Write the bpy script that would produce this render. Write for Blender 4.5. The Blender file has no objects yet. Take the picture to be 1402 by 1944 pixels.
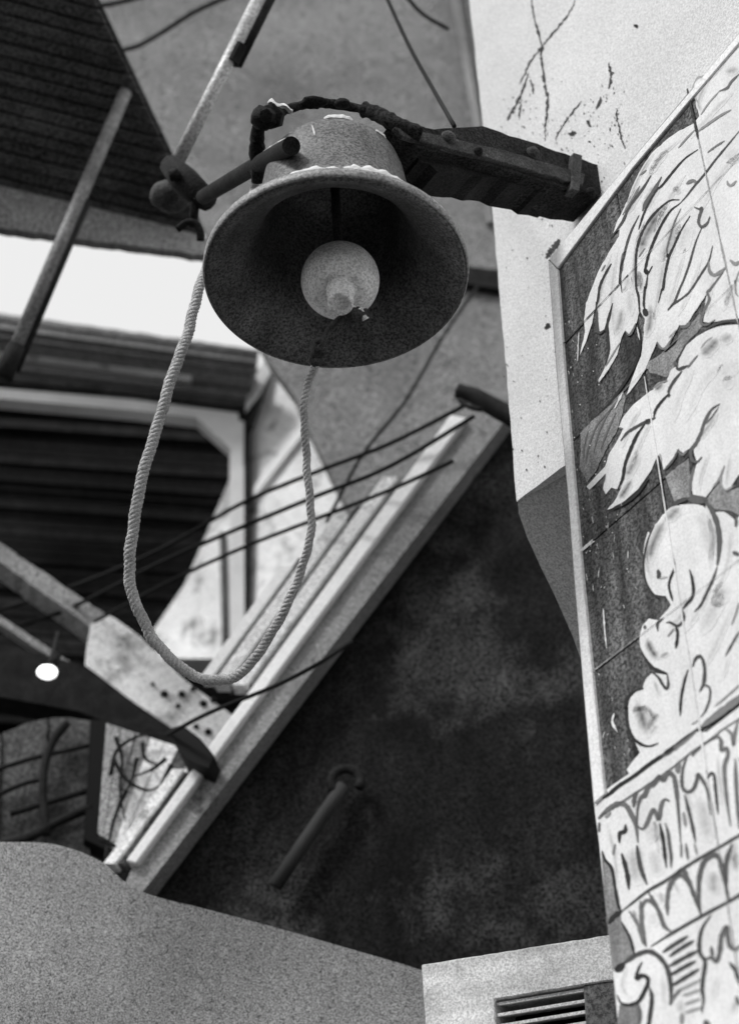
import bpy, bmesh, math, random
from mathutils import Vector, Matrix
from mathutils.geometry import delaunay_2d_cdt
R = math.radians
rnd = random.Random(7)
S = bpy.context.scene
COL = S.collection

# ------------------------------------------------------------------ camera
FPX, CX, CY = 2700.0, 701.0, 972.0          # focal length and centre in photo pixels
EL = R(37)
CAM = Vector((0, 0, 1.6))
FW = Vector((0, math.cos(EL), math.sin(EL)))
UP = Vector((0, -math.sin(EL), math.cos(EL)))
RT = Vector((1, 0, 0))
cd = bpy.data.cameras.new('camera')
co = bpy.data.objects.new('camera', cd)
COL.objects.link(co)
co.location = CAM
co.rotation_euler = (R(90) + EL, 0, 0)
cd.sensor_fit = 'VERTICAL'
cd.sensor_height = 36
cd.lens = 36 * FPX / 1944
cd.clip_start, cd.clip_end = 0.05, 2000
cd.dof.use_dof = True
cd.dof.focus_distance = 2.22
cd.dof.aperture_fstop = cd.lens / 1000 / 0.016
S.camera = co

# ------------------------------------------------------------------ sky, sun, exposure
SUN_AZ, SUN_EL = -132, 45                    # degrees from +Y towards +X, above the horizon
w = bpy.data.worlds.new('World')
S.world = w
w.use_nodes = True
nt = w.node_tree
for n in list(nt.nodes):
    nt.nodes.remove(n)
sky = nt.nodes.new('ShaderNodeTexSky')
sky.sky_type = 'NISHITA'
sky.sun_disc = False
sky.sun_elevation = R(SUN_EL)
sky.sun_rotation = R(SUN_AZ)
sky.dust_density = 4.0
bw = nt.nodes.new('ShaderNodeRGBToBW')
bg = nt.nodes.new('ShaderNodeBackground')
bg.inputs['Strength'].default_value = 0.15
wo = nt.nodes.new('ShaderNodeOutputWorld')
nt.links.new(sky.outputs[0], bw.inputs[0])
veil = nt.nodes.new('ShaderNodeMix')           # an even white overcast over the sky
veil.data_type = 'RGBA'
veil.inputs['Factor'].default_value = 0.85
for _s in veil.inputs:
    if _s.type == 'RGBA' and _s.name == 'A': nt.links.new(bw.outputs[0], _s)
    if _s.type == 'RGBA' and _s.name == 'B': _s.default_value = (5.2, 5.2, 5.2, 1)
nt.links.new([o for o in veil.outputs if o.type == 'RGBA'][0], bg.inputs['Color'])
nt.links.new(bg.outputs[0], wo.inputs['Surface'])
sd = bpy.data.lights.new('sun', 'SUN')
so = bpy.data.objects.new('sun', sd)
COL.objects.link(so)
sd.energy = 1.7
sd.angle = R(10)
sd.color = (1, 1, 1)
_sd = Vector((math.sin(R(SUN_AZ)) * math.cos(R(SUN_EL)), math.cos(R(SUN_AZ)) * math.cos(R(SUN_EL)), math.sin(R(SUN_EL))))
so.rotation_euler = _sd.to_track_quat('Z', 'Y').to_euler()
S.view_settings.view_transform = 'Standard'
S.view_settings.look = 'None'
S.view_settings.exposure = 0.3
S.view_settings.gamma = 1.0
S.view_settings.use_curve_mapping = False

# ------------------------------------------------------------------ geometry helpers
def ray(px, py):
    return FW + RT * ((px - CX) / FPX) - UP * ((py - CY) / FPX)

def at(px, py, d):
    return CAM + ray(px, py) * d

class Plane:
    """A real plane of the place: a point and a normal that looks towards the viewer."""
    def __init__(s, q, n):
        s.q, s.n = Vector(q), Vector(n).normalized()
        if (CAM - s.q).dot(s.n) < 0:
            s.n = -s.n
    def hit(s, px, py, off=0.0):
        q = s.q + s.n * off
        r = ray(px, py)
        return CAM + r * ((q - CAM).dot(s.n) / r.dot(s.n))
    def shifted(s, off):
        return Plane(s.q + s.n * off, s.n)

def az(a):
    return Vector((math.sin(R(a)), math.cos(R(a)), 0))

def link(name, me, mat, parent=None):
    o = bpy.data.objects.new(name, me)
    COL.objects.link(o)
    if mat:
        me.materials.append(mat)
    if parent:
        o.parent = parent
    return o

def tag(o, label, cat, group=None, kind=None):
    if label: o['label'] = label
    if cat: o['category'] = cat
    if group: o['group'] = group
    if kind: o['kind'] = kind
    return o

def thing(name, label, cat, group=None):
    o = bpy.data.objects.new(name, None)
    COL.objects.link(o)
    o.empty_display_size = 0.1
    return tag(o, label, cat, group)

def bm_obj(name, bm, mat, parent=None, smooth=False, bevel=0.0, seg=1):
    bmesh.ops.recalc_face_normals(bm, faces=bm.faces)
    if bevel:
        es = [e for e in bm.edges if len(e.link_faces) == 2 and e.calc_face_angle(0) > 0.5]
        bmesh.ops.bevel(bm, geom=es, offset=bevel, segments=seg, affect='EDGES', clamp_overlap=True)
    if smooth:
        for f in bm.faces: f.smooth = True
    me = bpy.data.meshes.new(name)
    bm.to_mesh(me)
    bm.free()
    return link(name, me, mat, parent)

def add_slab(bm, pts, n, t):
    f = [bm.verts.new(p) for p in pts]
    b = [bm.verts.new(p - n * t) for p in pts]
    bm.faces.new(f)
    bm.faces.new(b[::-1])
    k = len(pts)
    for i in range(k):
        j = (i + 1) % k
        bm.faces.new((f[j], f[i], b[i], b[j]))

def slab(name, plane, pix, t, mat, parent=None, off=0.0, bevel=0.0, jag=0.0, foot=False):
    """A solid board or wall whose outline is given in the photo and laid on a real plane."""
    if jag:
        out = []
        for i, p in enumerate(pix):
            q = pix[(i + 1) % len(pix)]
            L = math.hypot(q[0] - p[0], q[1] - p[1])
            k = max(1, int(L / 16))
            for m in range(k):
                u = m / k
                j = 0 if m == 0 else 1
                out.append((p[0] + (q[0] - p[0]) * u + j * rnd.uniform(-jag, jag), p[1] + (q[1] - p[1]) * u + j * rnd.uniform(-jag, jag)))
        pix = out
    pts = [plane.hit(x, y, off) for x, y in pix]
    if foot:                                  # the last two corners stand on the ground
        for i in (-1, -2):
            pts[i].z = 0.0
    bm = bmesh.new()
    add_slab(bm, pts, plane.n, t)
    return bm_obj(name, bm, mat, parent, bevel=bevel)

def crom(pts, k=6):
    """Catmull-Rom through the points (any dimension)."""
    P = [Vector(p) for p in pts]
    if len(P) < 3:
        return [P[0].lerp(P[-1], i / k) for i in range(k + 1)]
    P = [P[0] * 2 - P[1]] + P + [P[-1] * 2 - P[-2]]
    out = []
    for i in range(1, len(P) - 2):
        a, b, c, d = P[i - 1:i + 3]
        for m in range(k):
            t = m / k
            out.append(0.5 * ((2 * b) + (c - a) * t + (2 * a - 5 * b + 4 * c - d) * t * t + (3 * b - 3 * c + d - a) * t ** 3))
    out.append(P[-2])
    return out

def add_tube(bm, pts, rad, seg=8, caps=True):
    P = [Vector(p) for p in pts]
    rings = []
    T = (P[1] - P[0]).normalized()
    N = T.orthogonal().normalized()
    for i, p in enumerate(P):
        if 0 < i < len(P) - 1: T2 = (P[i + 1] - P[i - 1]).normalized()
        elif i: T2 = (P[i] - P[i - 1]).normalized()
        else: T2 = T
        N = (N - T2 * N.dot(T2)).normalized()
        B = T2.cross(N)
        r = rad(i / (len(P) - 1)) if callable(rad) else rad
        rings.append([bm.verts.new(p + (N * math.cos(a) + B * math.sin(a)) * r) for a in [2 * math.pi * k / seg for k in range(seg)]])
    for a, b in zip(rings, rings[1:]):
        for k in range(seg):
            bm.faces.new((a[k], a[(k + 1) % seg], b[(k + 1) % seg], b[k]))
    if caps:
        bm.faces.new(rings[0][::-1])
        bm.faces.new(rings[-1])
    return rings

def tube(name, pts, rad, mat, parent=None, seg=8, smooth=True):
    bm = bmesh.new()
    add_tube(bm, pts, rad, seg)
    return bm_obj(name, bm, mat, parent, smooth)

def add_lathe(bm, prof, seg=64, M=None):
    M = M or Matrix.Identity(4)
    rings = []
    for r, z in prof:
        if r < 1e-6:
            rings.append([bm.verts.new(M @ Vector((0, 0, z)))])
        else:
            rings.append([bm.verts.new(M @ Vector((r * math.cos(2 * math.pi * k / seg), r * math.sin(2 * math.pi * k / seg), z))) for k in range(seg)])
    for a, b in zip(rings, rings[1:]):
        for k in range(seg):
            j = (k + 1) % seg
            vs = []
            for v in (a[k % len(a)], a[j % len(a)], b[j % len(b)], b[k % len(b)]):
                if v not in vs: vs.append(v)
            if len(vs) > 2: bm.faces.new(vs)

def axis_matrix(p, d):
    return Matrix.Translation(p) @ Vector(d).to_track_quat('Z', 'Y').to_matrix().to_4x4()

# ------------------------------------------------------------------ materials (all grey: a black and white photograph)
def material(name, v, rough=0.85, mottle=None, grain=None, streak=None, dirt=None, bump=0.0, bscale=200, metal=0.0, attr=False, spec=0.35):
    """v base grey; mottle/grain = (scale, amount); streak = (scale vector, amount); dirt = (scale, threshold, value)."""
    m = bpy.data.materials.new(name)
    m.use_nodes = True
    t = m.node_tree
    L = t.links.new
    B = t.nodes['Principled BSDF']
    B.inputs['Roughness'].default_value = rough
    B.inputs['Metallic'].default_value = metal
    B.inputs['Specular IOR Level'].default_value = spec
    tc = t.nodes.new('ShaderNodeTexCoord')
    def val(x):
        n = t.nodes.new('ShaderNodeValue'); n.outputs[0].default_value = x; return n.outputs[0]
    def math_(op, a, b):
        n = t.nodes.new('ShaderNodeMath'); n.operation = op
        for i, x in enumerate((a, b)):
            if isinstance(x, (int, float)): n.inputs[i].default_value = x
            else: L(x, n.inputs[i])
        return n.outputs[0]
    def noise(scale, detail=4, vec=None, rough_=0.6):
        n = t.nodes.new('ShaderNodeTexNoise')
        n.inputs['Scale'].default_value = scale
        n.inputs['Detail'].default_value = detail
        n.inputs['Roughness'].default_value = rough_
        L(vec or tc.outputs['Object'], n.inputs['Vector'])
        return n.outputs['Fac']
    def remap(x, a, b, c, d):
        n = t.nodes.new('ShaderNodeMapRange')
        L(x, n.inputs[0])
        for i, q in enumerate((a, b, c, d)): n.inputs[i + 1].default_value = q
        return n.outputs[0]
    cur = val(v)
    if attr:                                  # brush tone of the painted ornament: 0 white paint, 1 dark paint
        a = t.nodes.new('ShaderNodeAttribute'); a.attribute_name = 'tone'
        cur = remap(a.outputs['Fac'], 0, 1, v, 0.022)
    if mottle:
        sc, am = mottle
        cur = math_('MULTIPLY', cur, remap(noise(sc, 5), 0.3, 0.7, 1 - am, 1 + am))
    if streak:
        sv, am = streak
        mp = t.nodes.new('ShaderNodeMapping'); mp.inputs['Scale'].default_value = sv
        L(tc.outputs['Object'], mp.inputs['Vector'])
        cur = math_('MULTIPLY', cur, remap(noise(1.0, 5, mp.outputs[0]), 0.3, 0.7, 1 - am, 1 + am))
    if dirt:
        sc, th, dv = dirt[:3]
        k = remap(noise(sc, 6, rough_=0.65), th, th + (dirt[3] if len(dirt) > 3 else 0.1), 0, 1)
        cur = math_('ADD', math_('MULTIPLY', cur, math_('SUBTRACT', 1.0, k)), math_('MULTIPLY', k, dv))
    if grain:
        sc, am = grain
        cur = math_('MULTIPLY', cur, remap(noise(sc, 3, rough_=0.85), 0.4, 0.6, 1 - am, 1 + am))
    cur = math_('MAXIMUM', cur, 0.004)
    cb = t.nodes.new('ShaderNodeCombineColor')
    for i in range(3): L(cur, cb.inputs[i])
    L(cb.outputs[0], B.inputs['Base Color'])
    if bump:
        bn = t.nodes.new('ShaderNodeBump'); bn.inputs['Strength'].default_value = bump; bn.inputs['Distance'].default_value = 0.004
        L(noise(bscale, 6), bn.inputs['Height']); L(bn.outputs[0], B.inputs['Normal'])
    return m

M = {
 'bell':    material('cast_bronze', 0.125, 0.5, mottle=(9, .3), grain=(230, .7), streak=((16, 16, 2.5), .35), dirt=(14, .62, .2), bump=.25, bscale=160, metal=.15),
 'rim':     material('lit_rim', 0.27, 0.5, mottle=(20, .35), grain=(230, .5), bump=.3, bscale=120, metal=.1),  # paler than the bell: light on the lip is painted in
 'clap':    material('worn_iron', 0.85, 0.6, mottle=(25, .2), grain=(260, .35), bump=.2, bscale=90),
 'iron':    material('black_iron', 0.018, 0.75, mottle=(20, .5), grain=(300, .7), bump=.6, bscale=120, spec=.12),
 'rust':    material('rusty_iron', 0.045, 0.8, mottle=(30, .6), grain=(300, .7), dirt=(45, .6, .1), bump=.8, bscale=90),
 'timber':  material('weathered_timber', 0.022, 0.9, mottle=(12, .5), grain=(230, .8), dirt=(22, .6, .07, .2), bump=.8, bscale=70, spec=.12),
 'crust':   material('white_crust', 0.85, 0.95, mottle=(60, .12), bump=.8, bscale=150),
 'rope':    material('braided_rope', 0.5, 0.95, mottle=(40, .2), grain=(420, .35), bump=.6, bscale=400),
 'pier':    material('limewashed_plaster', 0.7, 0.95, mottle=(2.2, .1), grain=(260, .22), dirt=(7, .7, .3), bump=.3, bscale=60),
 'corbel':  material('grey_render', 0.42, 0.95, mottle=(3, .15), grain=(260, .35), bump=.3, bscale=60),
 'grey':    material('grey_plaster', 0.21, 0.95, mottle=(1.5, .35), grain=(125, .95), dirt=(3.1, .66, .16), bump=.4, bscale=25),
 'dark':    material('dark_plaster', 0.013, 0.95, mottle=(2.5, .6), grain=(150, 1.0), streak=((9, 9, 2.2), .5), dirt=(2.0, .525, .085, .22), bump=.5, bscale=30, spec=.12),  # near-black base with random lighter patches
 'plaster': material('rough_plaster', 0.29, 0.95, mottle=(.9, .45), dirt=(1.6, .55, .15, .3), grain=(430, 1.0), bump=.5, bscale=40),
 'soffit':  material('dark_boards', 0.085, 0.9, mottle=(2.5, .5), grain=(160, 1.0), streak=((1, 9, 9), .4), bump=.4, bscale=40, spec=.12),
 'fascia':  material('grey_fascia', 0.3, 0.9, mottle=(3, .25), grain=(170, .8)),
 'barge':   material('grey_bargeboard', 0.27, 0.9, mottle=(4, .3), grain=(270, .7), dirt=(8, .6, .04, .12), bump=.4, bscale=50),
 'white':   material('old_white_paint', 0.85, 0.7, mottle=(5, .1), grain=(200, .15), dirt=(11, .72, .3)),
 'spotted': material('stained_whitewash', 0.85, 0.95, mottle=(2.5, .2), grain=(160, .4), dirt=(6, .53, .12, .16)),
 'cornice': material('grey_moulding', 0.2, 0.9, mottle=(3, .25), grain=(90, .5)),
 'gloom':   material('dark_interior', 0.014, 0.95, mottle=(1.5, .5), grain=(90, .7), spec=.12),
 'shutter': material('grey_shutter_wood', 0.1, 0.9, mottle=(4, .5), grain=(100, .6), streak=((6, 1, 1), .3)),
 'pipe':    material('galvanised_pipe', 0.5, 0.5, mottle=(8, .3), grain=(150, .4), metal=.2),
 'pipeb':   material('shaded_pipe', 0.2, 0.55, mottle=(8, .4), grain=(120, .5)),  # darker pipe grey, with the canopy's shade in the colour
 'board':   material('dark_painted_board', 0.075, 0.85, mottle=(9, .45), grain=(210, .85), streak=((40, 40, 3), .8), dirt=(30, .7, .32), bump=.3, bscale=150),
 'paint':   material('ornament_paint', 0.8, 0.8, mottle=(9, .1), grain=(300, .12), streak=((30, 30, 4), .07), attr=True),
 'greyp':   material('grey_ornament_paint', 0.26, 0.85, mottle=(14, .3), grain=(330, .45), streak=((40, 40, 6), .3)),
 'rod':     material('dull_grey_rod', 0.038, 0.8, mottle=(6, .3)),
 'wire':    material('black_wire', 0.012, 0.7, spec=.12),
 'crack':   material('dirt_in_cracks', 0.06, 0.95, grain=(300, .5)),
 'vent':    material('whitewashed_wood', 0.55, 0.9, mottle=(6, .25), grain=(260, .35), streak=((3, 3, 22), .28), dirt=(9, .57, .2, .2)),
 'ground':  material('worn_paving', 0.045, 0.95, mottle=(1, .2), grain=(60, .3)),
}

# ------------------------------------------------------------------ ground
bm = bmesh.new()
bmesh.ops.create_grid(bm, x_segments=4, y_segments=4, size=900)
g = bm_obj('ground', bm, M['ground'])
tag(g, 'worn grey paving below the walls', None, kind='structure')

# ------------------------------------------------------------------ the planes of the place
H_SIGN = az(-28.7)
P_SIGN = Plane(at(1050, 500, 2.40), Vector((H_SIGN.y, -H_SIGN.x, 0)))
P_PIER = P_SIGN.shifted(-0.10)
P_GREY = Plane((0, 4.3, 0), (0.05, -1, 0))
P_DARK = Plane((0, 3.15, 0), (-0.12, -1, 0))
P_PLAS = Plane((0, 2.75, 0), (0.1, -1, 0))
P_HOUSE = Plane((0, 5.4, 0), (0.14, -1, 0))

# ------------------------------------------------------------------ grey gable wall behind the bell
t = thing('gable_wall', 'mid grey rough plaster wall behind the bell with a slanting left edge', 'wall')
slab('wall', P_GREY, [(120, -160), (337, 330), (396, 450), (470, 610), (512, 688), (560, 752), (585, 812), (625, 895), (672, 985), (760, 1200), (1250, 1200), (1250, -160)], 0.05, M['grey'], t)
slab('corner_strip', P_GREY, [(845, -60), (862, -60), (912, 235), (935, 420), (925, 420), (900, 235)], 0.03, M['plaster'], t, off=0.035)

# ------------------------------------------------------------------ dark wall below the bargeboard
t = thing('gable_end', 'dark wall below the sloping pale bargeboard at lower centre', 'building')
slab('wall', P_DARK, [(225, 1700), (390, 1480), (600, 1180), (760, 990), (930, 780), (1010, 700), (1400, 700), (1500, 2300), (225, 2300)], 0.2, M['dark'], t, foot=True)
slab('bargeboard', P_DARK, [(980, 770), (268, 1697), (236, 1682), (250, 1650), (805, 900), (880, 799), (955, 715)], 0.07, M['barge'], t, off=0.09)
def edge(y, dx=0.0): return (805 - (y - 900) / 1.351 + dx, y)          # the straight joint between face and white edge strip
def outer(y, dx=0.0): return (845 - (y - 800) / 1.375 + dx, y)
for ya, yb in ((792, 1640),):
    slab('white_strip', P_DARK, [edge(ya, 1), edge(yb, 1), outer(yb - 6), outer(ya - 6)], 0.05, M['white'], t, off=0.112, bevel=.004)  # white strip along the upper edge of the bargeboard
for ya, yb, d0, d1, mt, of in ((850, 1300, -14, 0, 'barge', .07), (905, 1300, -42, -14, 'spotted', .085), (960, 1300, -53, -42, 'shutter', .06), (985, 1295, -80, -53, 'spotted', .08), (1060, 1290, -90, -80, 'shutter', .055), (1075, 1285, -112, -90, 'white', .07),
                               (1466, 1640, -16, 0, 'shutter', .07), (1460, 1640, -38, -16, 'spotted', .085)):
    slab('batten', P_DARK, [outer(ya, d1 - 1), outer(yb, d1 - 1), outer(yb, d0), outer(ya, d0)], 0.05, M[mt], t, off=of)

# rod on the dark wall
t = thing('iron_rod', 'blurred grey rod with a dark ring on top, leaning on the dark wall', 'rod')
pr = P_DARK.shifted(0.05)
tube('shaft', [pr.hit(522, 1682), pr.hit(575, 1602), pr.hit(618, 1540), pr.hit(652, 1492)], 0.017, M['rod'], t, 10)
bm = bmesh.new()
c = pr.hit(656, 1484)
add_tube(bm, [c + Vector((0.036 * math.cos(a), 0, 0.034 * math.sin(a))) for a in [R(x) for x in range(-30, 250, 20)]], 0.012, 8)
bm_obj('ring', bm, M['iron'], t, True)

# ------------------------------------------------------------------ plaster wall along the bottom
t = thing('plaster_wall', 'pale rough plaster wall along the bottom with a curved sloping top', 'wall')
top = [Vector(p) for p in crom([(-120, 1590), (0, 1598), (100, 1602), (190, 1634), (262, 1690), (400, 1728), (520, 1760), (660, 1800), (800, 1842), (960, 1900), (1200, 1990)], 5)]
slab('wall', P_PLAS, [(p.x, p.y) for p in top] + [(1200, 2300), (-120, 2300)], 0.18, M['plaster'], t, foot=True)

# ------------------------------------------------------------------ the white pier and its corbel
t = thing('pier', 'bright limewashed wall pier with fine dark cracks beside the bell', 'wall')
ZB = P_PIER.hit(980, 950).z
slab('wall', P_PIER, [(884, -80), (890, 0), (934, 400), (962, 720), (974, 880), (980, 952), (1092, 868), (1260, 746), (1700, 420), (1700, -400), (850, -400)], 0.35, M['pier'], t, jag=0.8)
nc = (P_PIER.n * 0.72 + Vector((0, 0, -0.69))).normalized()
P_CORB = Plane(P_PIER.hit(980, 952), nc)
slab('corbel', P_CORB, [(982, 950), (984, 975), (1000, 1020), (1025, 1075), (1052, 1130), (1085, 1205), (1106, 1262), (1160, 1290), (1260, 1290), (1260, 748), (1092, 868)], 0.12, M['corbel'], t, off=-0.002)  # grey colour carries the shade of this downward-leaning face
def ribbon_pix(bm, plane, pts, wid, off, tone=None, lay=None, soft=False, taper=True, k=6, jit=0.0):
    """A flat brush stroke or crack through photo points, lying on a plane."""
    C = crom([(p[0], p[1]) for p in pts], k)
    n = len(C)
    cols = [-1, -.5, 0, .5, 1] if soft else [-1, 1]
    prev = None
    for i, p in enumerate(C):
        d = (C[min(i + 1, n - 1)] - C[max(i - 1, 0)])
        if d.length < 1e-6: continue
        d.normalize()
        nn = Vector((-d.y, d.x))
        u = i / (n - 1)
        wk = wid * 0.5
        if taper: wk *= min(1, 0.3 + 3.2 * min(u, 1 - u))
        wk *= 1 + jit * rnd.uniform(-1, 1)
        row = []
        for c in cols:
            q = p + nn * (c * wk)
            v = bm.verts.new(plane.hit(q.x, q.y, off))
            if lay is not None:
                e = 1.0
                if soft: e = (1 - abs(c)) * min(1, 4 * min(u, 1 - u)) * rnd.uniform(.8, 1.15)
                v[lay] = tone * e
            row.append(v)
        if prev:
            for a in range(len(cols) - 1):
                bm.faces.new((prev[a], prev[a + 1], row[a + 1], row[a]))
        prev = row
cracks = [([(1008, -20), (1012, 30), (1026, 80), (1026, 110), (1033, 160), (1038, 190), (1035, 230), (1033, 268)], 5),
          ([(1092, 0), (1075, 30), (1050, 60), (1030, 85), (1008, 112), (992, 145), (985, 160)], 3.2),
          ([(1001, 140), (985, 185), (968, 215), (962, 228)], 5), ([(1006, 150), (1012, 178)], 4), ([(988, 190), (984, 225)], 4),
          ([(1102, 192), (1085, 212), (1066, 240), (1052, 268)], 3), ([(1153, 118), (1158, 142), (1154, 168)], 5),
          ([(1140, 185), (1130, 208)], 5), ([(1169, 205), (1170, 228), (1178, 262), (1186, 282)], 3.5),
          ([(1203, 46), (1209, 52)], 7), ([(952, 388), (962, 384)], 7), ([(1036, 490), (1050, 470), (1062, 455)], 11), ([(1034, 622), (1042, 614)], 9),
          ([(1078, 255), (1092, 250)], 8), ([(1112, 228), (1120, 240)], 5)]
for pts, wd in cracks:
    bm = bmesh.new()
    C = [q + Vector((rnd.gauss(0, .9), rnd.gauss(0, .9))) for q in crom(pts, 7)]
    ribbon_pix(bm, P_PIER, [tuple(q) for q in C], wd * .8, 0.0012, jit=.65, k=2)
    bm_obj('crack', bm, M['crack'], t)
bm = bmesh.new()
for _ in range(150):
    x, y = rnd.choice(((rnd.gauss(1000, 25), rnd.gauss(200, 40)), (rnd.gauss(1130, 30), rnd.gauss(230, 45)), (rnd.gauss(1075, 60), rnd.gauss(255, 30)), (rnd.uniform(950, 1060), rnd.uniform(360, 900))))
    L_ = rnd.uniform(1, 6); a_ = rnd.gauss(1.5, .5)
    ribbon_pix(bm, P_PIER, [(x, y), (x + L_ * math.cos(a_), y + L_ * math.sin(a_))], rnd.uniform(.8, 2.6), 0.0012, jit=.5, k=4)
bm_obj('dirt_speck', bm, M['crack'], t)['kind'] = 'stuff'
slab('back_wall', P_PIER, [(1150, 1000), (1700, 600), (1700, 2600), (1220, 2600)], 0.3, M['plaster'], t, off=-0.22, foot=True)

# iron bar from the wall behind the bell
bm = bmesh.new()
Pb = P_GREY.shifted(0.04)
add_slab(bm, [Pb.hit(835, 497), Pb.hit(1010, 520), Pb.hit(1010, 560), Pb.hit(835, 530)], Pb.n, 0.035)
tag(bm_obj('iron_bar', bm, M['iron'], bevel=.004), 'short dark iron bar showing between the bell rim and the white pier', 'bar')
# dark pole end coming out by the pier where the bargeboard ends
t = thing('pole_stub', 'black stub of a pole over the top end of the bargeboard by the pier', 'pole')
pp = P_DARK.shifted(0.2)
tube('pole', crom([pp.hit(868, 742), pp.hit(900, 752), pp.hit(935, 772), pp.hit(990, 800)], 4), lambda u: 0.021 + .008 * u, M['iron'], t, 10)
tube('wire_wrap', crom([pp.hit(872, 760, .02), pp.hit(890, 772, .03), pp.hit(915, 778, .03)], 4), 0.008, M['iron'], t, 6)

# ------------------------------------------------------------------ painted sign board
t = thing('tile_panel', 'large painted tile panel of scrolling white leaves at the right', 'tile panel')
t.location = (0, 0, 0)
def zf(x0, y0, s):
    return lambda *a: [(x0 + x * s, y0 + y * s) for x, y in a]
z1, z2, z3, z4, z5, z6 = [zf(1050, y, .2511) for y in (100, 300, 500, 700, 900, 1100)]
z7, z8 = zf(1100, 1300, .2154), zf(1100, 1600, .2154)
LEFT = [(1040, 494), (1055, 700), (1078, 950), (1089, 1100), (1110, 1350), (1126, 1526), (1136, 1600), (1152, 1755), (1165, 1869), (1172, 1944), (1186, 2060)]
SLANT = [(1040, 494), (1198, 303), (1320, 160), (1402, 62), (1560, -130)]
def xleft(y, line=LEFT):
    for (xa, ya), (xb, yb) in zip(line, line[1:]):
        if ya <= y <= yb: return xa + (xb - xa) * (y - ya) / (yb - ya)
SEAM1 = [(1222, 282), (1237, 740), (1266, 950), (1285, 1100), (1310, 1250), (1332, 1400), (1360, 1600), (1416, 2060)]
SEAM1 = [(1196, 306), (1216, 560), (1240, 752), (1262, 930), (1283, 1085), (1308, 1260), (1330, 1400), (1360, 1600), (1420, 2060)]
SEAM2 = [(1308, 175), (1322, 235), (1340, 330), (1358, 420), (1376, 500), (1400, 600), (1450, 850), (1560, 1400), (1660, 2060)]
def clip(poly, ax, lim, keep_low):
    out = []
    for a, b in zip(poly, poly[1:] + poly[:1]):
        ia, ib = ((a[ax] <= lim) == keep_low), ((b[ax] <= lim) == keep_low)
        if ia: out.append(a)
        if ia != ib:
            k = (lim - a[ax]) / (b[ax] - a[ax])
            out.append((a[0] + (b[0] - a[0]) * k, a[1] + (b[1] - a[1]) * k))
    return out
def to_uz(px, py):
    q = P_SIGN.hit(px, py)
    return ((q - P_SIGN.q).dot(H_SIGN), q.z)
OUT = [to_uz(*p) for p in LEFT + [(1760, 2060), (1760, -370), (1560, -130), (1402, 62), (1198, 303)]]
US = [.1, -.176, -.365, -.555, -.745, -1.2]
ZS = [1.5, 1.99, 2.19, 2.39, 2.59, 2.79, 2.99, 3.189, 3.388, 3.587, 3.786, 4.6]
for ua, ub in zip(US, US[1:]):
    for za, zb in zip(ZS, ZS[1:]):
        g_ = .0011
        pl = clip(clip(clip(clip(OUT, 0, ua - g_, True), 0, ub + g_, False), 1, zb - g_, True), 1, za + g_, False)
        if len(pl) < 3: continue
        tip = rnd.uniform(-.0006, .0002)
        bm = bmesh.new()
        pts = [P_SIGN.q + H_SIGN * p[0] + Vector((0, 0, p[1] - P_SIGN.q.z)) + P_SIGN.n * tip for p in pl]
        pts = [p for k, p in enumerate(pts) if (p - pts[k - 1]).length > 1e-4]
        if len(pts) < 3: continue
        add_slab(bm, pts, P_SIGN.n, .012)
        bm_obj('tile', bm, M['board'], t, bevel=.0008)
slab('backing_board', P_SIGN, LEFT + [(1760, 2060), (1760, -370), (1560, -130), (1402, 62), (1198, 303)], .02, M['corbel'], t, off=-.0125)
def fill(name, pix, off=0.0010, mat='paint', tone=None):
    V, _e, F = delaunay_2d_cdt([Vector(p) for p in pix], [], [list(range(len(pix)))], 1, 1e-4)[:3]
    bm = bmesh.new()
    vs = [bm.verts.new(P_SIGN.hit(q.x, q.y, off)) for q in V]
    for f in F: bm.faces.new([vs[i] for i in f])
    return bm_obj(name, bm, M[mat], t)

def rough_line(pix, j=0.5, step=7):
    out = []
    for p, q in zip(pix, pix[1:]):
        k = max(1, int(math.hypot(q[0] - p[0], q[1] - p[1]) / step))
        for m in range(k):
            u = m / k
            out.append((p[0] + (q[0] - p[0]) * u + rnd.uniform(-j, j), p[1] + (q[1] - p[1]) * u + rnd.uniform(-j, j)))
    return out + [pix[-1]]

# white leaves of the upper plume
F1 = z1((1120, 180), (1060, 240), (1055, 300), (1085, 400), (1100, 480), (1060, 535), (950, 590), (850, 660), (740, 760), (660, 880)) + \
     z2((640, 140), (620, 220), (560, 320), (510, 420), (470, 500), (445, 580), (500, 540), (495, 590), (430, 690), (340, 850), (290, 980)) + \
     z3((245, 300), (230, 420), (235, 520), (200, 690), (245, 590), (290, 450), (315, 330), (332, 372), (330, 480), (345, 525), (378, 505), (400, 440), (420, 520), (420, 640), (385, 790), (335, 890),
        (400, 830), (480, 690), (520, 540), (540, 510), (555, 535), (580, 532), (600, 505), (625, 450), (640, 390), (655, 360), (690, 420), (680, 560), (660, 700), (600, 850)) + \
     z4((550, 200), (610, 130), (690, 10)) + \
     z3((740, 690), (780, 590), (820, 645), (860, 625), (920, 520), (950, 465), (1000, 470), (1050, 390), (1130, 270), (1165, 215), (1150, 300), (1130, 440), (1180, 450), (1300, 425)) + \
     [(1402, 605), (1740, 560), (1740, -330), (1560, -118), (1404, 74), (1365, 110)]
fill('painted_leaf', rough_line(F1))
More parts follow.
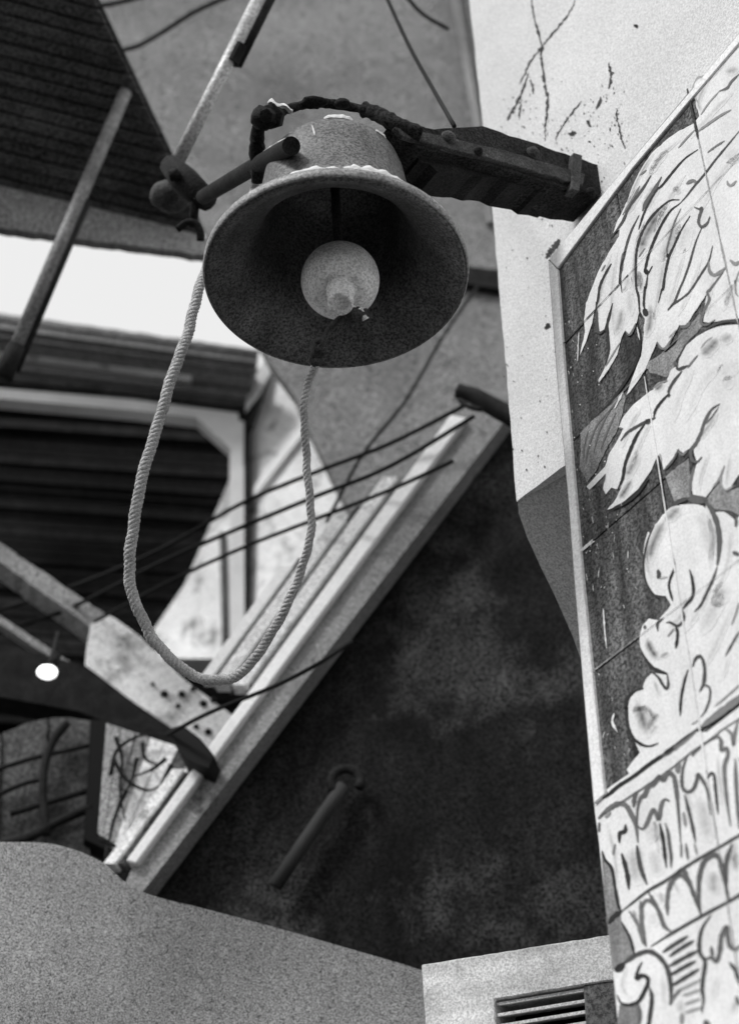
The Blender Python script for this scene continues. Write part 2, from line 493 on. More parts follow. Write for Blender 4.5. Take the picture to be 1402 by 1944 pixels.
# the big curl and the leaf below it
F2 = z3((940, 770), (950, 720), (1000, 620), (1100, 540), (1200, 490), (1300, 468)) + [(1402, 616), (1740, 620), (1740, 860), (1402, 901)] + \
     z4((1340, 890), (1300, 915), (1268, 880), (1270, 780), (1290, 730), (1240, 850), (1150, 970), (1050, 950), (1040, 850), (1080, 720), (1118, 668), (1080, 702), (1058, 640), (1055, 592),
        (1010, 610), (980, 640), (942, 608), (900, 680), (830, 765), (805, 660), (780, 660), (740, 760), (660, 880)) + \
     z5((640, 110), (540, 200), (450, 255), (405, 270), (450, 215), (480, 175)) + \
     z4((520, 870), (500, 905), (470, 910), (435, 900), (395, 948), (372, 905), (385, 800), (340, 850), (270, 915), (250, 890), (320, 810), (390, 740), (420, 640), (490, 530), (520, 455), (495, 445), (520, 370),
        (600, 270), (730, 170), (850, 100), (880, 20)) + z3((890, 800),)
fill('painted_leaf', rough_line(F2))
G1 = z4((520, 170), (430, 260), (330, 360), (280, 400), (200, 490), (205, 600), (195, 740), (250, 860), (300, 800), (350, 710), (400, 600), (480, 470), (520, 330), (545, 220))
fill('shaded_leaf', rough_line(G1, 1.2), mat='greyp')
G2 = z3((690, 770), (720, 740), (800, 690), (900, 640), (960, 520), (1110, 380), (1130, 480), (990, 610), (930, 720), (900, 800), (850, 860), (730, 830))
fill('shaded_ground', rough_line(G2, 1.5), mat='greyp', off=.0006)
G3 = [(1262, 905), (1305, 870), (1312, 940), (1342, 946), (1362, 916), (1380, 934), (1402, 925), (1740, 905), (1740, 990), (1402, 978), (1385, 970), (1355, 966), (1335, 950), (1300, 948), (1280, 955)]
fill('shaded_ground', rough_line(G3, 1.0), mat='greyp', off=.0006)
# shell, fruit and body of the scroll, down to the moulding
F4 = z5((1120, 238), (1060, 225), (960, 230), (880, 280), (820, 310), (760, 400), (710, 500), (680, 620), (680, 760), (710, 850), (760, 910), (850, 922)) + \
     z6((850, 130), (885, 190), (860, 230), (790, 310), (760, 305), (720, 295), (670, 350), (648, 430), (655, 510), (690, 590), (760, 660), (850, 700), (860, 722), (740, 705), (690, 750), (670, 822), (620, 850), (570, 900), (555, 960)) + \
     z7((420, 140), (415, 230), (430, 360), (470, 470), (500, 540), (528, 600), (480, 650), (412, 745), (432, 782), (235, 922), (245, 955), (420, 830), (700, 650), (1020, 400)) + \
     [(1340, 1376), (1402, 1330), (1740, 1100), (1740, 965), (1402, 980)] + z5((1370, 350), (1350, 330), (1290, 285), (1230, 285), (1205, 300))
fill('painted_scroll', rough_line(F4))
# lower mouldings: rail, leaf-and-tongue row, egg row, scroll row
F6 = [(xleft(1526) + 1, 1516)] + z7((168, 1008), (230, 985), (420, 860), (700, 665), (1030, 415)) + [(1340, 1390), (1402, 1342), (1740, 1105), (1740, 2055), (1188, 2055)] + \
     [(xleft(y) + .5, y) for y in (2050, 1944, 1869, 1755, 1600, 1540)]
fill('painted_moulding', F6)
G4 = z8((185, 60), (210, 150), (270, 220), (305, 400), (340, 580), (370, 600), (360, 690), (440, 850), (470, 985), (400, 1040), (310, 1140), (285, 1110), (250, 800), (235, 690), (212, 420))
fill('bare_patch', rough_line(G4, .8), mat='greyp', off=.0013)
G5 = z8((345, 1425), (500, 1440), (525, 1500), (535, 1700), (350, 1700), (330, 1560))
fill('bare_patch', rough_line(G5, .8), mat='greyp', off=.0016)

bm = bmesh.new(); LAY = bm.verts.layers.float.new('tone')
def dk(pts, wd=4, tone=.93):
    if pts[0][1] > 1490: wd *= 1.3
    ribbon_pix(bm, P_SIGN, pts, wd * 1.08, 0.0017, min(1, tone * 1.1), LAY, jit=.16)
# --- outline strokes, upper plume
dk(z1((1020, 330), (1040, 420), (1060, 500), (1080, 590), (1090, 610)), 5)
dk(z1((1060, 230), (1050, 280), (1070, 340), (1090, 380)), 3, .5)
dk(z1((1300, 10), (1230, 100), (1150, 170), (1090, 190), (1055, 240)), 4, .5)
dk(z1((1400, 160), (1340, 220), (1310, 265), (1250, 290)), 4, .75)
dk(z1((1250, 290), (1170, 380), (1110, 470)), 2.5, .55)
dk(z1((1340, 430), (1250, 480), (1150, 550), (1080, 600)), 4, .6)
dk(z1((1080, 570), (1010, 640), (940, 720)), 3, .6)
dk(z1((1402, 590), (1320, 690), (1220, 810), (1160, 890), (1090, 975)) + z2((1070, 200), (1000, 290), (950, 345)), 3.2, .85)
dk(z1((1290, 665), (1220, 710), (1160, 755)), 3, .7)
dk(z1((1090, 730), (990, 800), (900, 900), (820, 1000)) + z2((770, 250), (720, 340), (680, 420), (650, 510), (640, 540)), 3.6, .9)
dk(z2((815, 140), (760, 240), (700, 330), (670, 400)), 6, .8)
dk(z2((735, 130), (660, 250), (570, 370), (520, 480), (440, 590)), 4.5, .85)
dk(z2((700, 90), (650, 130)), 3, .7)
dk(z2((520, 430), (600, 300), (650, 210)), 3.5, .7)
dk(z2((645, 430), (590, 540), (555, 640), (530, 740), (505, 850), (500, 950)) + z3((500, 110), (515, 220)), 4, .85)
dk(z2((545, 690), (520, 760), (505, 880)), 6, .75)
dk(z2((950, 315), (880, 320), (800, 380), (720, 470), (660, 580), (630, 680), (620, 780), (620, 900), (625, 990)) + z3((640, 250), (650, 380), (660, 400)), 4.2, .9)
dk(z2((950, 345), (880, 400), (810, 510), (760, 620), (720, 720), (695, 820), (690, 860), (712, 870), (745, 815)), 4.5, .95)
dk(z2((690, 860), (715, 855)), 8, .95)
dk(z2((710, 880), (695, 980)) + z3((690, 180), (680, 300), (690, 360)), 4, .9)
dk(z3((685, 340), (700, 400)), 9, .9)
dk(z2((690, 680), (640, 750)), 3, .7)
dk(z2((1030, 435), (960, 550), (910, 660), (870, 750), (840, 880), (825, 990)) + z3((815, 200), (790, 300)), 4.2, .9)
dk(z2((960, 380), (910, 490), (880, 590), (855, 690), (862, 745)), 3, .75)
dk(z2((850, 735), (870, 740)), 7, .9)
dk(z2((1000, 195), (1050, 170), (1080, 190)), 6, .7)
dk(z2((1060, 370), (1100, 385), (1120, 380), (1100, 440), (1095, 490), (1120, 520), (1160, 490), (1180, 440)), 5, .8)
dk(z2((1120, 520), (1070, 640), (1030, 780), (985, 910), (950, 990)) + z3((920, 270), (890, 320), (860, 355)), 3.4, .85)
dk(z2((1200, 660), (1170, 780), (1110, 880), (1040, 990)) + z3((1000, 240), (900, 310), (860, 350)), 3.4, .85)
dk(z2((1310, 170), (1320, 200), (1345, 205), (1380, 170)), 4.5, .6)
dk(z2((1170, 780), (1175, 850), (1210, 885), (1260, 860), (1305, 820)), 6, .65)
dk(z2((1330, 770), (1370, 800), (1402, 780)), 6, .6)
dk(z2((1280, 860), (1220, 940), (1180, 995)) + z3((1160, 220), (1175, 270), (1150, 330), (1120, 400), (1115, 450), (1150, 465), (1220, 425)), 5, .75)
dk(z2((1400, 850), (1370, 940)) + z3((1370, 130), (1375, 220), (1395, 250)), 3, .6)
dk(z3((435, 0), (390, 80), (350, 170), (335, 270), (320, 330)), 4.5, .9)
dk(z3((320, 290), (325, 380), (330, 480), (345, 525), (385, 500)), 4.5, .85)
dk(z3((445, 300), (425, 380), (405, 460), (410, 560), (415, 660), (390, 770)), 4.5, .9)
dk(z3((390, 10), (360, 60)), 2.5, .7)
dk(z3((620, 450), (600, 500), (570, 540), (540, 510)), 3.5, .75)
dk(z3((500, 600), (450, 680), (390, 780)), 2.5, .6)
dk(z3((650, 480), (650, 600), (630, 720), (560, 860), (480, 980)) + z4((430, 250), (320, 360)), 5, 1)
dk(z3((1150, 500), (1230, 455), (1330, 435), (1402, 450)), 4, .85)
dk(z3((950, 480), (1000, 475), (1030, 440)), 6, .75)
dk(z3((780, 590), (810, 640), (850, 635), (900, 550)), 4, .7)
dk(z3((930, 500), (870, 560)), 2.5, .5)
dk(z3((940, 770), (920, 760), (910, 740)), 6, .8)
dk(z3((1020, 770), (970, 790), (940, 800), (925, 770)), 5, .85)
dk(z3((1090, 690), (1040, 750), (1010, 790)), 3, .7)
dk(z3((1200, 555), (1150, 590), (1110, 640)), 2.5, .45)
# --- curl and lower leaf
dk(z4((970, 15), (910, 90), (870, 160), (870, 190)), 4.5, .85)
dk(z4((870, 190), (820, 240), (770, 310), (755, 370)), 4.5, .9)
dk(z4((855, 205), (880, 195)), 6, .85)
dk(z4((770, 370), (720, 390), (640, 430), (560, 480), (505, 545)), 5, .85)
dk(z4((735, 385), (690, 410)), 9, .85)
dk(z4((690, 415), (630, 500), (580, 610), (540, 720), (520, 830), (480, 920)), 5.5, .95)
dk(z4((860, 90), (800, 110), (745, 150)), 3, .6)
dk(z4((1255, 265), (1190, 310), (1140, 400), (1110, 490), (1070, 570), (1040, 610), (1040, 680), (1080, 705), (1120, 665)), 6, .8)
dk(z4((1245, 290), (1190, 370), (1130, 430)), 3, .75)
dk(z4((1290, 730), (1250, 830), (1200, 900)), 4, .6)
dk(z4((1060, 740), (1035, 850), (1030, 960)), 5, .75)
dk(z4((1270, 800), (1262, 870), (1300, 918), (1370, 880)), 3.5, .55)
dk(z4((945, 605), (900, 690), (830, 770)), 4, .8)
dk(z4((930, 610), (970, 650), (1010, 615)), 4, .7)
dk(z4((800, 640), (815, 700)), 3, .5)
dk(z4((390, 795), (370, 860), (345, 860)), 4, .8)
dk(z4((495, 445), (525, 455)), 3, .7)
dk(z5((410, 280), (540, 215), (640, 130), (720, 20)), 6, 1)
dk(z5((880, 245), (950, 205), (1020, 180)), 7, .85)
dk(z5((1010, 185), (1060, 190), (1110, 195), (1160, 190)), 13, .8)
dk(z5((1130, 190), (1190, 270), (1230, 360), (1250, 470), (1248, 580), (1235, 690)), 9, .8)
dk(z5((1235, 700), (1200, 800), (1150, 910), (1110, 990)) + z6((1060, 245),), 5, .85)
dk(z5((908, 640), (910, 710), (880, 790), (870, 850), (890, 930), (898, 960)), 4.2, .92)
dk(z5((1025, 720), (1045, 790), (1055, 880), (1040, 940)) + z6((1000, 190), (975, 225)), 5.2, .9)
dk(z5((785, 720), (795, 760), (785, 790)), 7, .85)
dk(z5((800, 790), (860, 775)), 3, .4)
dk(z5((1350, 590), (1402, 610)), 7, .8)
dk(z5((1380, 330), (1375, 400)), 6, .8)
dk(z5((760, 390), (710, 500), (682, 640), (685, 770), (720, 860), (780, 930), (850, 935)), 3, .9)
# --- fruit and small lobes
dk(z6((975, 230), (985, 280), (965, 330), (930, 350), (880, 325), (850, 325)), 4.5, .85)
dk(z6((785, 390), (785, 330), (830, 290)), 4.5, .85)
dk(z6((920, 350), (935, 400), (930, 470), (920, 520)), 5.5, .9)
dk(z6((910, 370), (860, 430)), 3.5, .6)
dk(z6((690, 345), (685, 375)), 5, .8)
dk(z6((660, 540), (720, 640), (790, 690), (855, 710)), 5, .9)
dk(z6((855, 705), (865, 790), (850, 825), (820, 790), (790, 740), (740, 700)), 5, .85)
dk(z6((740, 700), (690, 740), (665, 800), (675, 830)), 4, .85)
dk(z6((670, 825), (600, 850), (560, 900), (545, 980)) + z7((408, 200), (412, 300), (430, 390), (470, 470), (540, 525), (610, 540), (690, 515)), 5.5, .95)
dk(z6((1015, 680), (990, 760), (965, 880), (955, 990)) + z7((885, 200), (880, 275)), 4.6, .92)
dk(z6((1048, 660), (1070, 600), (1105, 580), (1130, 620), (1140, 700), (1130, 790), (1100, 850)), 6, .85)
dk(z6((1110, 810), (1150, 800), (1180, 830), (1175, 910), (1145, 990)) + z7((1060, 285),), 4, .8)
dk(z6((1402, 170), (1370, 270), (1340, 345)), 3, .6)
dk(z6((1402, 390), (1350, 480), (1295, 580)), 4, .8)
dk(z6((1402, 790), (1320, 870), (1260, 930)), 2.5, .45)
# --- rails
dk(z7((165, 1008), (240, 975), (340, 890), (480, 800), (620, 690), (760, 600), (880, 500), (1040, 380)), 5, .95)
dk(z7((700, 640), (860, 530), (1040, 385)), 9, .7)
dk(z7((1060, 375), (1200, 270), (1402, 120)) + [(1480, 1272), (1700, 1118)], 13, .68)
dk(z7((980, 350), (1040, 310)), 3, .5)
dk(z7((1180, 190), (1402, 10)), 3, .5)
dk(z7((160, 1170), (300, 1075), (500, 945), (760, 770), (960, 610), (1070, 535), (1200, 440), (1402, 300)) + [(1700, 1190)], 3, .7)
dk(z8((370, 600), (470, 520), (600, 420), (740, 340), (900, 230), (1060, 130), (1280, 5)) + [(1460, 1550), (1700, 1400)], 4.2, .85)
dk(z8((620, 915), (800, 800), (1050, 655), (1300, 520), (1402, 460)) + [(1480, 1650), (1700, 1530)], 4.6, .85)
# --- leaf-and-tongue row
dk(z7((160, 1180), (230, 1110), (330, 1050), (400, 1060), (450, 1140), (490, 1230), (510, 1393)), 7, .75)
dk(z7((220, 1170), (270, 1120)), 5, .6)
dk(z7((170, 1210), (165, 1300)), 3.5, .8)
dk(z7((400, 1230), (395, 1290), (350, 1310), (345, 1393)), 5.5, .9)
dk(z7((470, 1080), (480, 990), (500, 940)), 6, .8)
dk(z7((500, 1240), (505, 1100), (530, 1000), (570, 970), (600, 900), (650, 870), (700, 810), (730, 840), (770, 780), (820, 800), (840, 880), (855, 1000), (870, 1180), (885, 1393)), 6.5, .78)
dk(z7((500, 1240), (550, 1270), (590, 1220), (620, 1140), (650, 1105), (680, 1160), (695, 1180), (715, 1060), (745, 1010), (790, 1025)), 6, .75)
dk(z7((700, 1215), (720, 1310), (735, 1393)) + z8((745, 100), (760, 220)), 5, .9)
dk(z7((750, 1215), (775, 1310), (785, 1393)) + z8((800, 120), (800, 220)), 4.5, .8)
dk(z7((860, 780), (860, 730), (880, 690)), 9, .7)
dk(z7((945, 620), (910, 720), (895, 830), (905, 910), (950, 945), (1000, 910), (1030, 830), (1040, 790), (1090, 860), (1120, 940), (1150, 1150)), 6.5, .8)
dk(z7((920, 970), (960, 1120), (990, 1250), (1015, 1393)), 5, .85)
dk(z7((910, 1120), (930, 1250)), 5, .6)
dk(z7((985, 630), (1010, 590), (1070, 540)), 5, .8)
dk(z7((1120, 830), (1150, 780), (1180, 800), (1190, 900), (1205, 1050), (1215, 1140)), 5.5, .85)
dk(z7((1090, 520), (1200, 460), (1240, 490), (1240, 570), (1290, 560), (1300, 620), (1270, 720), (1280, 900), (1300, 1080), (1325, 1245)), 7, .75)
dk(z7((1270, 380), (1330, 430), (1350, 530), (1360, 440), (1395, 300)), 6, .7)
dk(z7((1365, 650), (1375, 900), (1390, 1100), (1402, 1270)), 7, .75)
dk(z7((1402, 640),) + [(1420, 1500), (1432, 1560)], 5, .8)
dk(z8((310, 10), (290, 110)), 4, .7)
dk(z8((365, 90), (395, 190), (420, 300), (428, 410)), 6, .9)
dk(z8((500, 20), (515, 130), (540, 240), (590, 370)), 6, .85)
dk(z8((890, 0), (890, 130)), 3.5, .7)
dk(z8((930, 0), (950, 150)), 4, .75)
dk(z8((1005, 0), (1030, 110)), 3, .6)
dk(z8((195, 70), (220, 150), (280, 230), (310, 400), (340, 560), (370, 610)), 4.5, .95)
# --- egg row
dk(z8((530, 510), (540, 600), (545, 730), (580, 910)), 6, .75)
dk(z8((430, 600), (500, 700), (550, 850), (585, 915)), 5.5, .7)
dk(z8((600, 430), (650, 520), (700, 620), (740, 730), (810, 790)), 6, .78)
dk(z8((790, 330), (775, 430), (765, 540), (770, 640)), 5.5, .75)
dk(z8((800, 330), (860, 270), (910, 240), (960, 350), (1010, 480), (1070, 650)), 6.5, .8)
dk(z8((1060, 640), (1045, 470), (1050, 300), (1090, 170), (1160, 110), (1220, 130), (1250, 240), (1280, 370), (1310, 505)), 7, .8)
dk(z8((1340, 10), (1300, 120), (1280, 240), (1290, 380)), 7, .8)
dk(z8((360, 690), (440, 840), (480, 1000)), 4, .9)
dk(z8((250, 715), (300, 650), (370, 600)), 7, .95)
dk(z8((545, 580), (560, 530), (590, 505), (625, 520), (650, 560)), 5, .75)
dk(z8((790, 420), (815, 340), (860, 290), (905, 295), (940, 350)), 5.5, .78)
# --- scroll row
dk(z8((310, 1120), (400, 1050), (490, 990), (600, 955), (690, 1000), (760, 1090), (790, 1200), (800, 1320), (790, 1430)), 6.5, .85)
dk(z8((310, 1130), (390, 1070)), 10, .9)
dk(z8((545, 1050), (510, 1120), (495, 1195), (540, 1170), (580, 1180), (600, 1220), (560, 1320), (510, 1400), (430, 1430), (360, 1410), (325, 1340)), 5.5, .9)
dk(z8((600, 1250), (630, 1340), (625, 1450), (605, 1597)) + [(1228, 1990), (1230, 2040)], 5.5, .88)
dk(z8((505, 1410), (525, 1500), (520, 1600)), 6, .8)
for a, b in (((725, 965), (950, 820)), ((785, 1000), (1005, 860)), ((780, 1090), (1045, 945)), ((790, 1170), (1020, 1040)), ((800, 1265), (1050, 1110)), ((840, 1310), (1060, 1205)), ((900, 1345), (1060, 1290)), ((920, 1420), (1060, 1370)), ((920, 1500), (1070, 1450))):
    dk(z8(a, ((a[0] + b[0]) / 2 + rnd.uniform(-6, 6), (a[1] + b[1]) / 2 + rnd.uniform(-6, 6)), b), 5.5 if a[1] < 1280 else 4, .85 if a[1] < 1280 else .5)
dk(z8((790, 1430), (830, 1350), (890, 1290)), 4.5, .7)
dk(z8((1150, 640), (1080, 740), (1050, 860), (1055, 970), (1100, 1050), (1080, 1200), (1075, 1300), (1085, 1380), (1070, 1500)), 5.5, .85)
dk(z8((1100, 1030), (1150, 1010), (1200, 1040), (1230, 950), (1245, 820), (1290, 740), (1300, 830), (1320, 910), (1370, 940), (1402, 900)), 6.5, .78)
dk(z8((1155, 910), (1165, 1010)), 5, .75)
dk(z8((1310, 1050), (1370, 1130), (1402, 1250)), 6, .85)
dk(z8((1370, 1350), (1402, 1430)), 5, .8)
dk(z8((900, 1500), (890, 1600)), 6, .6)
dk(z8((1100, 1560), (1130, 1640)), 9, .8)
for pts in (z4((505, 215), (420, 320), (340, 480), (300, 640)), z4((440, 300), (330, 420), (260, 600), (240, 720)), z4((470, 330), (400, 480), (350, 620)), z4((260, 470), (230, 580), (225, 700))):
    dk(pts, 3, .75)
bm_obj('painted_outline', bm, M['paint'], t)

def sh(pts, wd, tone=.5):
    bm = bmesh.new(); lay = bm.verts.layers.float.new('tone')
    ribbon_pix(bm, P_SIGN, pts, wd * 1.1, 0.0013, min(.9, tone * 1.35), lay, soft=True, jit=.05)
    bm_obj('brushed_shading', bm, M['paint'], t)
for pts, wd, tn in (([(1345, 150), (1325, 190), (1330, 215)], 9, .35), ([(1390, 175), (1350, 215), (1310, 262)], 10, .22), ([(1402, 290), (1360, 340), (1330, 400)], 12, .16), ([(1290, 265), (1250, 300), (1225, 345)], 8, .28),
                    ([(1240, 290), (1215, 330), (1190, 385)], 7, .4), ([(1300, 330), (1265, 385), (1240, 440)], 8, .25), ([(1222, 420), (1205, 480), (1200, 560)], 9, .35), ([(1160, 480), (1143, 540), (1132, 600)], 5, .35), ([(1170, 480), (1160, 560), (1165, 640)], 7, .22),
                    ([(1262, 480), (1248, 560), (1240, 610)], 9, .26), ([(1300, 470), (1280, 540), (1265, 590)], 8, .2), ([(1330, 490), (1305, 560), (1285, 600)], 8, .2), ([(1360, 510), (1345, 560), (1340, 600)], 9, .15), ([(1390, 540), (1372, 590)], 9, .2),
                    ([(1315, 700), (1290, 750), (1278, 800)], 14, .12), ([(1370, 690), (1330, 730), (1300, 800)], 18, .1), ([(1215, 775), (1195, 810), (1180, 850)], 8, .25), ([(1240, 790), (1215, 840), (1200, 880)], 8, .22), ([(1345, 860), (1330, 900), (1325, 935)], 8, .22),
                    ([(1385, 860), (1380, 895), (1376, 920)], 7, .25), ([(1230, 1010), (1225, 1060), (1235, 1100)], 9, .3), ([(1340, 960), (1352, 1020), (1345, 1080)], 10, .2), ([(1385, 1000), (1380, 1070), (1350, 1140)], 12, .22), ([(1300, 1130), (1290, 1170), (1270, 1190)], 10, .25),
                    ([(1390, 1150), (1360, 1220), (1335, 1270)], 12, .2), ([(1350, 1090), (1330, 1150), (1300, 1200)], 12, .18), ([(1240, 1290), (1250, 1320)], 8, .35), ([(1300, 1270), (1290, 1320), (1288, 1350)], 8, .2), ([(1385, 1240), (1370, 1290)], 9, .2),
                    ([(1150, 1560), (1165, 1620), (1172, 1690)], 10, .28), ([(1210, 1600), (1218, 1660)], 12, .3), ([(1240, 1550), (1250, 1620)], 9, .25), ([(1300, 1490), (1312, 1580)], 12, .28), ([(1360, 1430), (1372, 1540)], 12, .3), ([(1270, 1660), (1290, 1700)], 9, .3),
                    ([(1392, 1590), (1395, 1650)], 9, .3), ([(1190, 1830), (1180, 1870), (1195, 1895)], 9, .25), ([(1255, 1850), (1260, 1910)], 10, .2), ([(1360, 1850), (1350, 1900)], 14, .15), ([(1390, 1760), (1370, 1800)], 12, .2)):
    sh(pts, wd, tn)
sh(z2((870, 350), (790, 430), (720, 540), (670, 650), (640, 760)), 26, .62)
sh(z2((800, 180), (720, 310), (680, 400)), 18, .75)
sh(z2((680, 200), (600, 320), (540, 430)), 16, .6)
sh(z2((930, 430), (900, 560), (860, 690), (810, 780)), 24, .38)
sh(z2((900, 240), (960, 250)), 14, .4)
sh(z2((1000, 480), (980, 600), (960, 720)), 30, .15)
sh(z2((560, 880), (560, 990)), 16, .25)
sh(z2((640, 850), (650, 990)), 14, .35)
sh(z3((640, 60), (660, 220)), 14, .35)
sh(z3((730, 300), (730, 430), (700, 560)), 18, .5)
sh(z3((520, 330), (500, 440), (465, 540)), 14, .4)
sh(z3((570, 200), (580, 400)), 16, .18)
sh(z3((550, 180), (520, 210)), 8, .4)
sh(z3((1250, 560), (1180, 640), (1110, 700)), 24, .6)
sh(z3((1350, 540), (1260, 590)), 22, .45)
sh(z3((1402, 740), (1320, 800), (1260, 880)), 30, .1)
sh(z3((1310, 130), (1330, 330)), 20, .1)
sh(z1((1290, 20), (1200, 130), (1160, 170)), 20, .4)
sh(z1((1400, 120), (1290, 150)), 16, .35)
sh(z1((860, 740), (780, 830), (730, 920)), 14, .3)
sh(z1((1402, 720), (1300, 830)), 30, .12)
sh(z4((830, 110), (760, 170)), 14, .6)
sh(z4((640, 620), (590, 740), (540, 830)), 20, .5)
sh(z4((600, 820), (540, 920), (490, 990)), 14, .6)
sh(z4((1240, 330), (1150, 460), (1090, 540)), 12, .4)
sh(z4((1350, 60), (1290, 150)), 22, .12)
sh(z5((850, 330), (790, 440), (740, 560), (730, 680)), 22, .6)
sh(z5((960, 250), (900, 300), (850, 360)), 22, .5)
sh(z5((1040, 320), (1120, 360), (1170, 520), (1180, 650)), 30, .16)
sh(z5((1290, 820), (1250, 930)) + z6((1200, 120),), 34, .3)
sh(z6((1270, 110), (1190, 260), (1100, 420)), 30, .2)
sh(z6((700, 440), (740, 540), (800, 600)), 18, .7)
sh(z6((870, 550), (800, 590)), 10, .5)
sh(z6((620, 910), (650, 990)) + z7((520, 200), (560, 330), (600, 470)), 26, .8)
sh(z7((560, 170), (640, 290), (600, 400)), 14, .6)
sh(z7((690, 250), (640, 320)), 10, .6)
sh(z7((680, 350), (620, 440)), 8, .4)
sh(z8((460, 40), (470, 200), (520, 380)), 30, .3)
sh(z8((650, 40), (670, 200), (690, 300)), 26, .25)
sh(z7((1050, 960), (1100, 1200), (1130, 1393)), 34, .24)
sh(z7((640, 1200), (640, 1393)), 30, .22)
sh(z8((1180, 240), (1170, 350), (1190, 460)), 26, .4)
sh(z8((1360, 80), (1370, 240)), 24, .35)
sh(z8((660, 600), (630, 740)), 24, .15)
sh(z8((460, 590), (500, 660)), 10, .5)
sh(z8((700, 430), (740, 540)), 14, .4)
sh(z8((890, 1380), (880, 1500)), 18, .3)
sh(z8((1390, 1380), (1330, 1500)), 16, .35)
bm = bmesh.new(); LAY = bm.verts.layers.float.new('tone')
def wh(pts, wd): ribbon_pix(bm, P_SIGN, pts, wd, 0.0021, 0, LAY, jit=.45)
wh(z3((190, 520), (180, 740)), 1.6)
wh(z3((630, 480), (650, 580)), 2.2)
wh(z4((520, 180), (460, 300)), 4)
wh(z4((410, 0), (340, 100)), 3)
wh(z5((210, 585), (260, 540), (310, 505)), 3.5)
for _ in range(70):
    y = rnd.choice((rnd.uniform(930, 1120), rnd.uniform(950, 1480), rnd.uniform(600, 900)))
    x = xleft(y) + 22 + rnd.random() ** 1.4 * (95 if 930 < y < 1200 else 60)
    L_ = rnd.choice((1.5, 2.5, 4, 7, 14)); k_ = rnd.uniform(.5, 1.6) * (1.6 if L_ < 4 else .8)
    dx = rnd.uniform(-.5, .5) * min(L_, 4)
    wh([(x, y), (x + dx + rnd.uniform(-.6, .6), y + L_ * .5), (x + dx * 1.5, y + L_)], k_)
wh(z7((300, 250), (285, 330), (330, 420)), 4)
wh(z6((375, 220), (385, 380), (400, 520)), 3)
bm_obj('chipped_paint', bm, M['paint'], t)['kind'] = 'stuff'
# raised joint fillers and the white frame
def grout(a, b, wd, mat):
    bm = bmesh.new()
    pts = [P_SIGN.q + H_SIGN * (a[0] + (b[0] - a[0]) * k / 30) + Vector((0, 0, a[1] + (b[1] - a[1]) * k / 30 - P_SIGN.q.z)) + P_SIGN.n * .0023 for k in range(31)]
    side = P_SIGN.n.cross((b[0] - a[0]) * H_SIGN + Vector((0, 0, b[1] - a[1]))).normalized()
    prev = None
    for p in pts:
        h_ = wd * rnd.uniform(.25, .75)
        row = [bm.verts.new(p - side * h_), bm.verts.new(p + side * h_)]
        if prev: bm.faces.new((prev[0], prev[1], row[1], row[0]))
        prev = row
    bm_obj('grout_line', bm, M[mat], t)
grout((-.176, 2.36), (-.176, 2.98), .0026, 'paint')
grout((-.176, 1.9), (-.176, 2.36), .0012, 'greyp')
grout((-.365, 2.8), (-.365, 3.30), .0024, 'corbel')
grout((-.365, 3.30), (-.365, 3.42), .003, 'crack')
grout((.02, 3.189), (-.175, 3.189), .0022, 'crack')
grout((-.175, 3.189), (-.6, 3.189), .0011, 'greyp')
grout((.02, 2.79), (-.02, 2.79), .003, 'paint')
grout((.015, 2.59), (-.09, 2.59), .0022, 'greyp')
grout((-.09, 2.59), (-.6, 2.59), .0008, 'greyp')
grout((-.1, 2.99), (-.6, 2.99), .0007, 'greyp')
inner = [(1056, 512), (1069, 700), (1091, 950), (1104, 1100), (1129, 1350), (1145, 1508)]
slab('frame_strip', P_SIGN, [(1040, 494)] + LEFT[1:6] + inner[::-1], 0.022, M['white'], t, off=0.0052, bevel=.0012)
slab('frame_strip', P_SIGN, [(1040.5, 492), (1198, 303), (1320, 160), (1402, 62), (1560, -130), (1566, -116), (1404, 78), (1308, 190), (1200, 318), (1057, 509)], 0.022, M['white'], t, off=0.0045, bevel=.0012)

# ------------------------------------------------------------------ louvred vent, bottom right
t = thing('louvre_vent', 'whitewashed wooden vent box with dark louvre slats at the bottom edge', 'vent')
hv = az(-65.4)
P_VENT = Plane(at(800, 1830, 2.45), Vector((hv.y, -hv.x, 0)))
slab('frame', P_VENT, [(799, 1831), (1165, 1773), (1185, 1858), (1108, 1869), (938, 1898), (944, 2060), (815, 2060)], 0.16, M['vent'], t, bevel=.002, jag=.7)
slab('frame', P_VENT, [(1106, 1869), (1185, 1857), (1215, 2060), (1118, 2060)], 0.16, M['shutter'], t, off=-.004, bevel=.002)  # darker piece, the tile panel's shadow put into its colour
slab('backing', P_VENT, [(930, 1890), (1120, 1860), (1140, 2070), (935, 2070)], 0.02, M['wire'], t, off=-0.10)
for i in range(7):
    y = 1907 + i * 21
    c0, c1 = P_VENT.hit(941, y, -.008), P_VENT.hit(1112, y - 28, -.008)
    bm = bmesh.new()
    hh = Vector((0, 0, 1))
    q = [c0, c1, c1 - P_VENT.n * .05 + hh * .012, c0 - P_VENT.n * .05 + hh * .012]
    add_slab(bm, [p - hh * .002 for p in q], Vector((0, 0, -1)), .005)
    bm_obj('slat', bm, M['vent'], t)

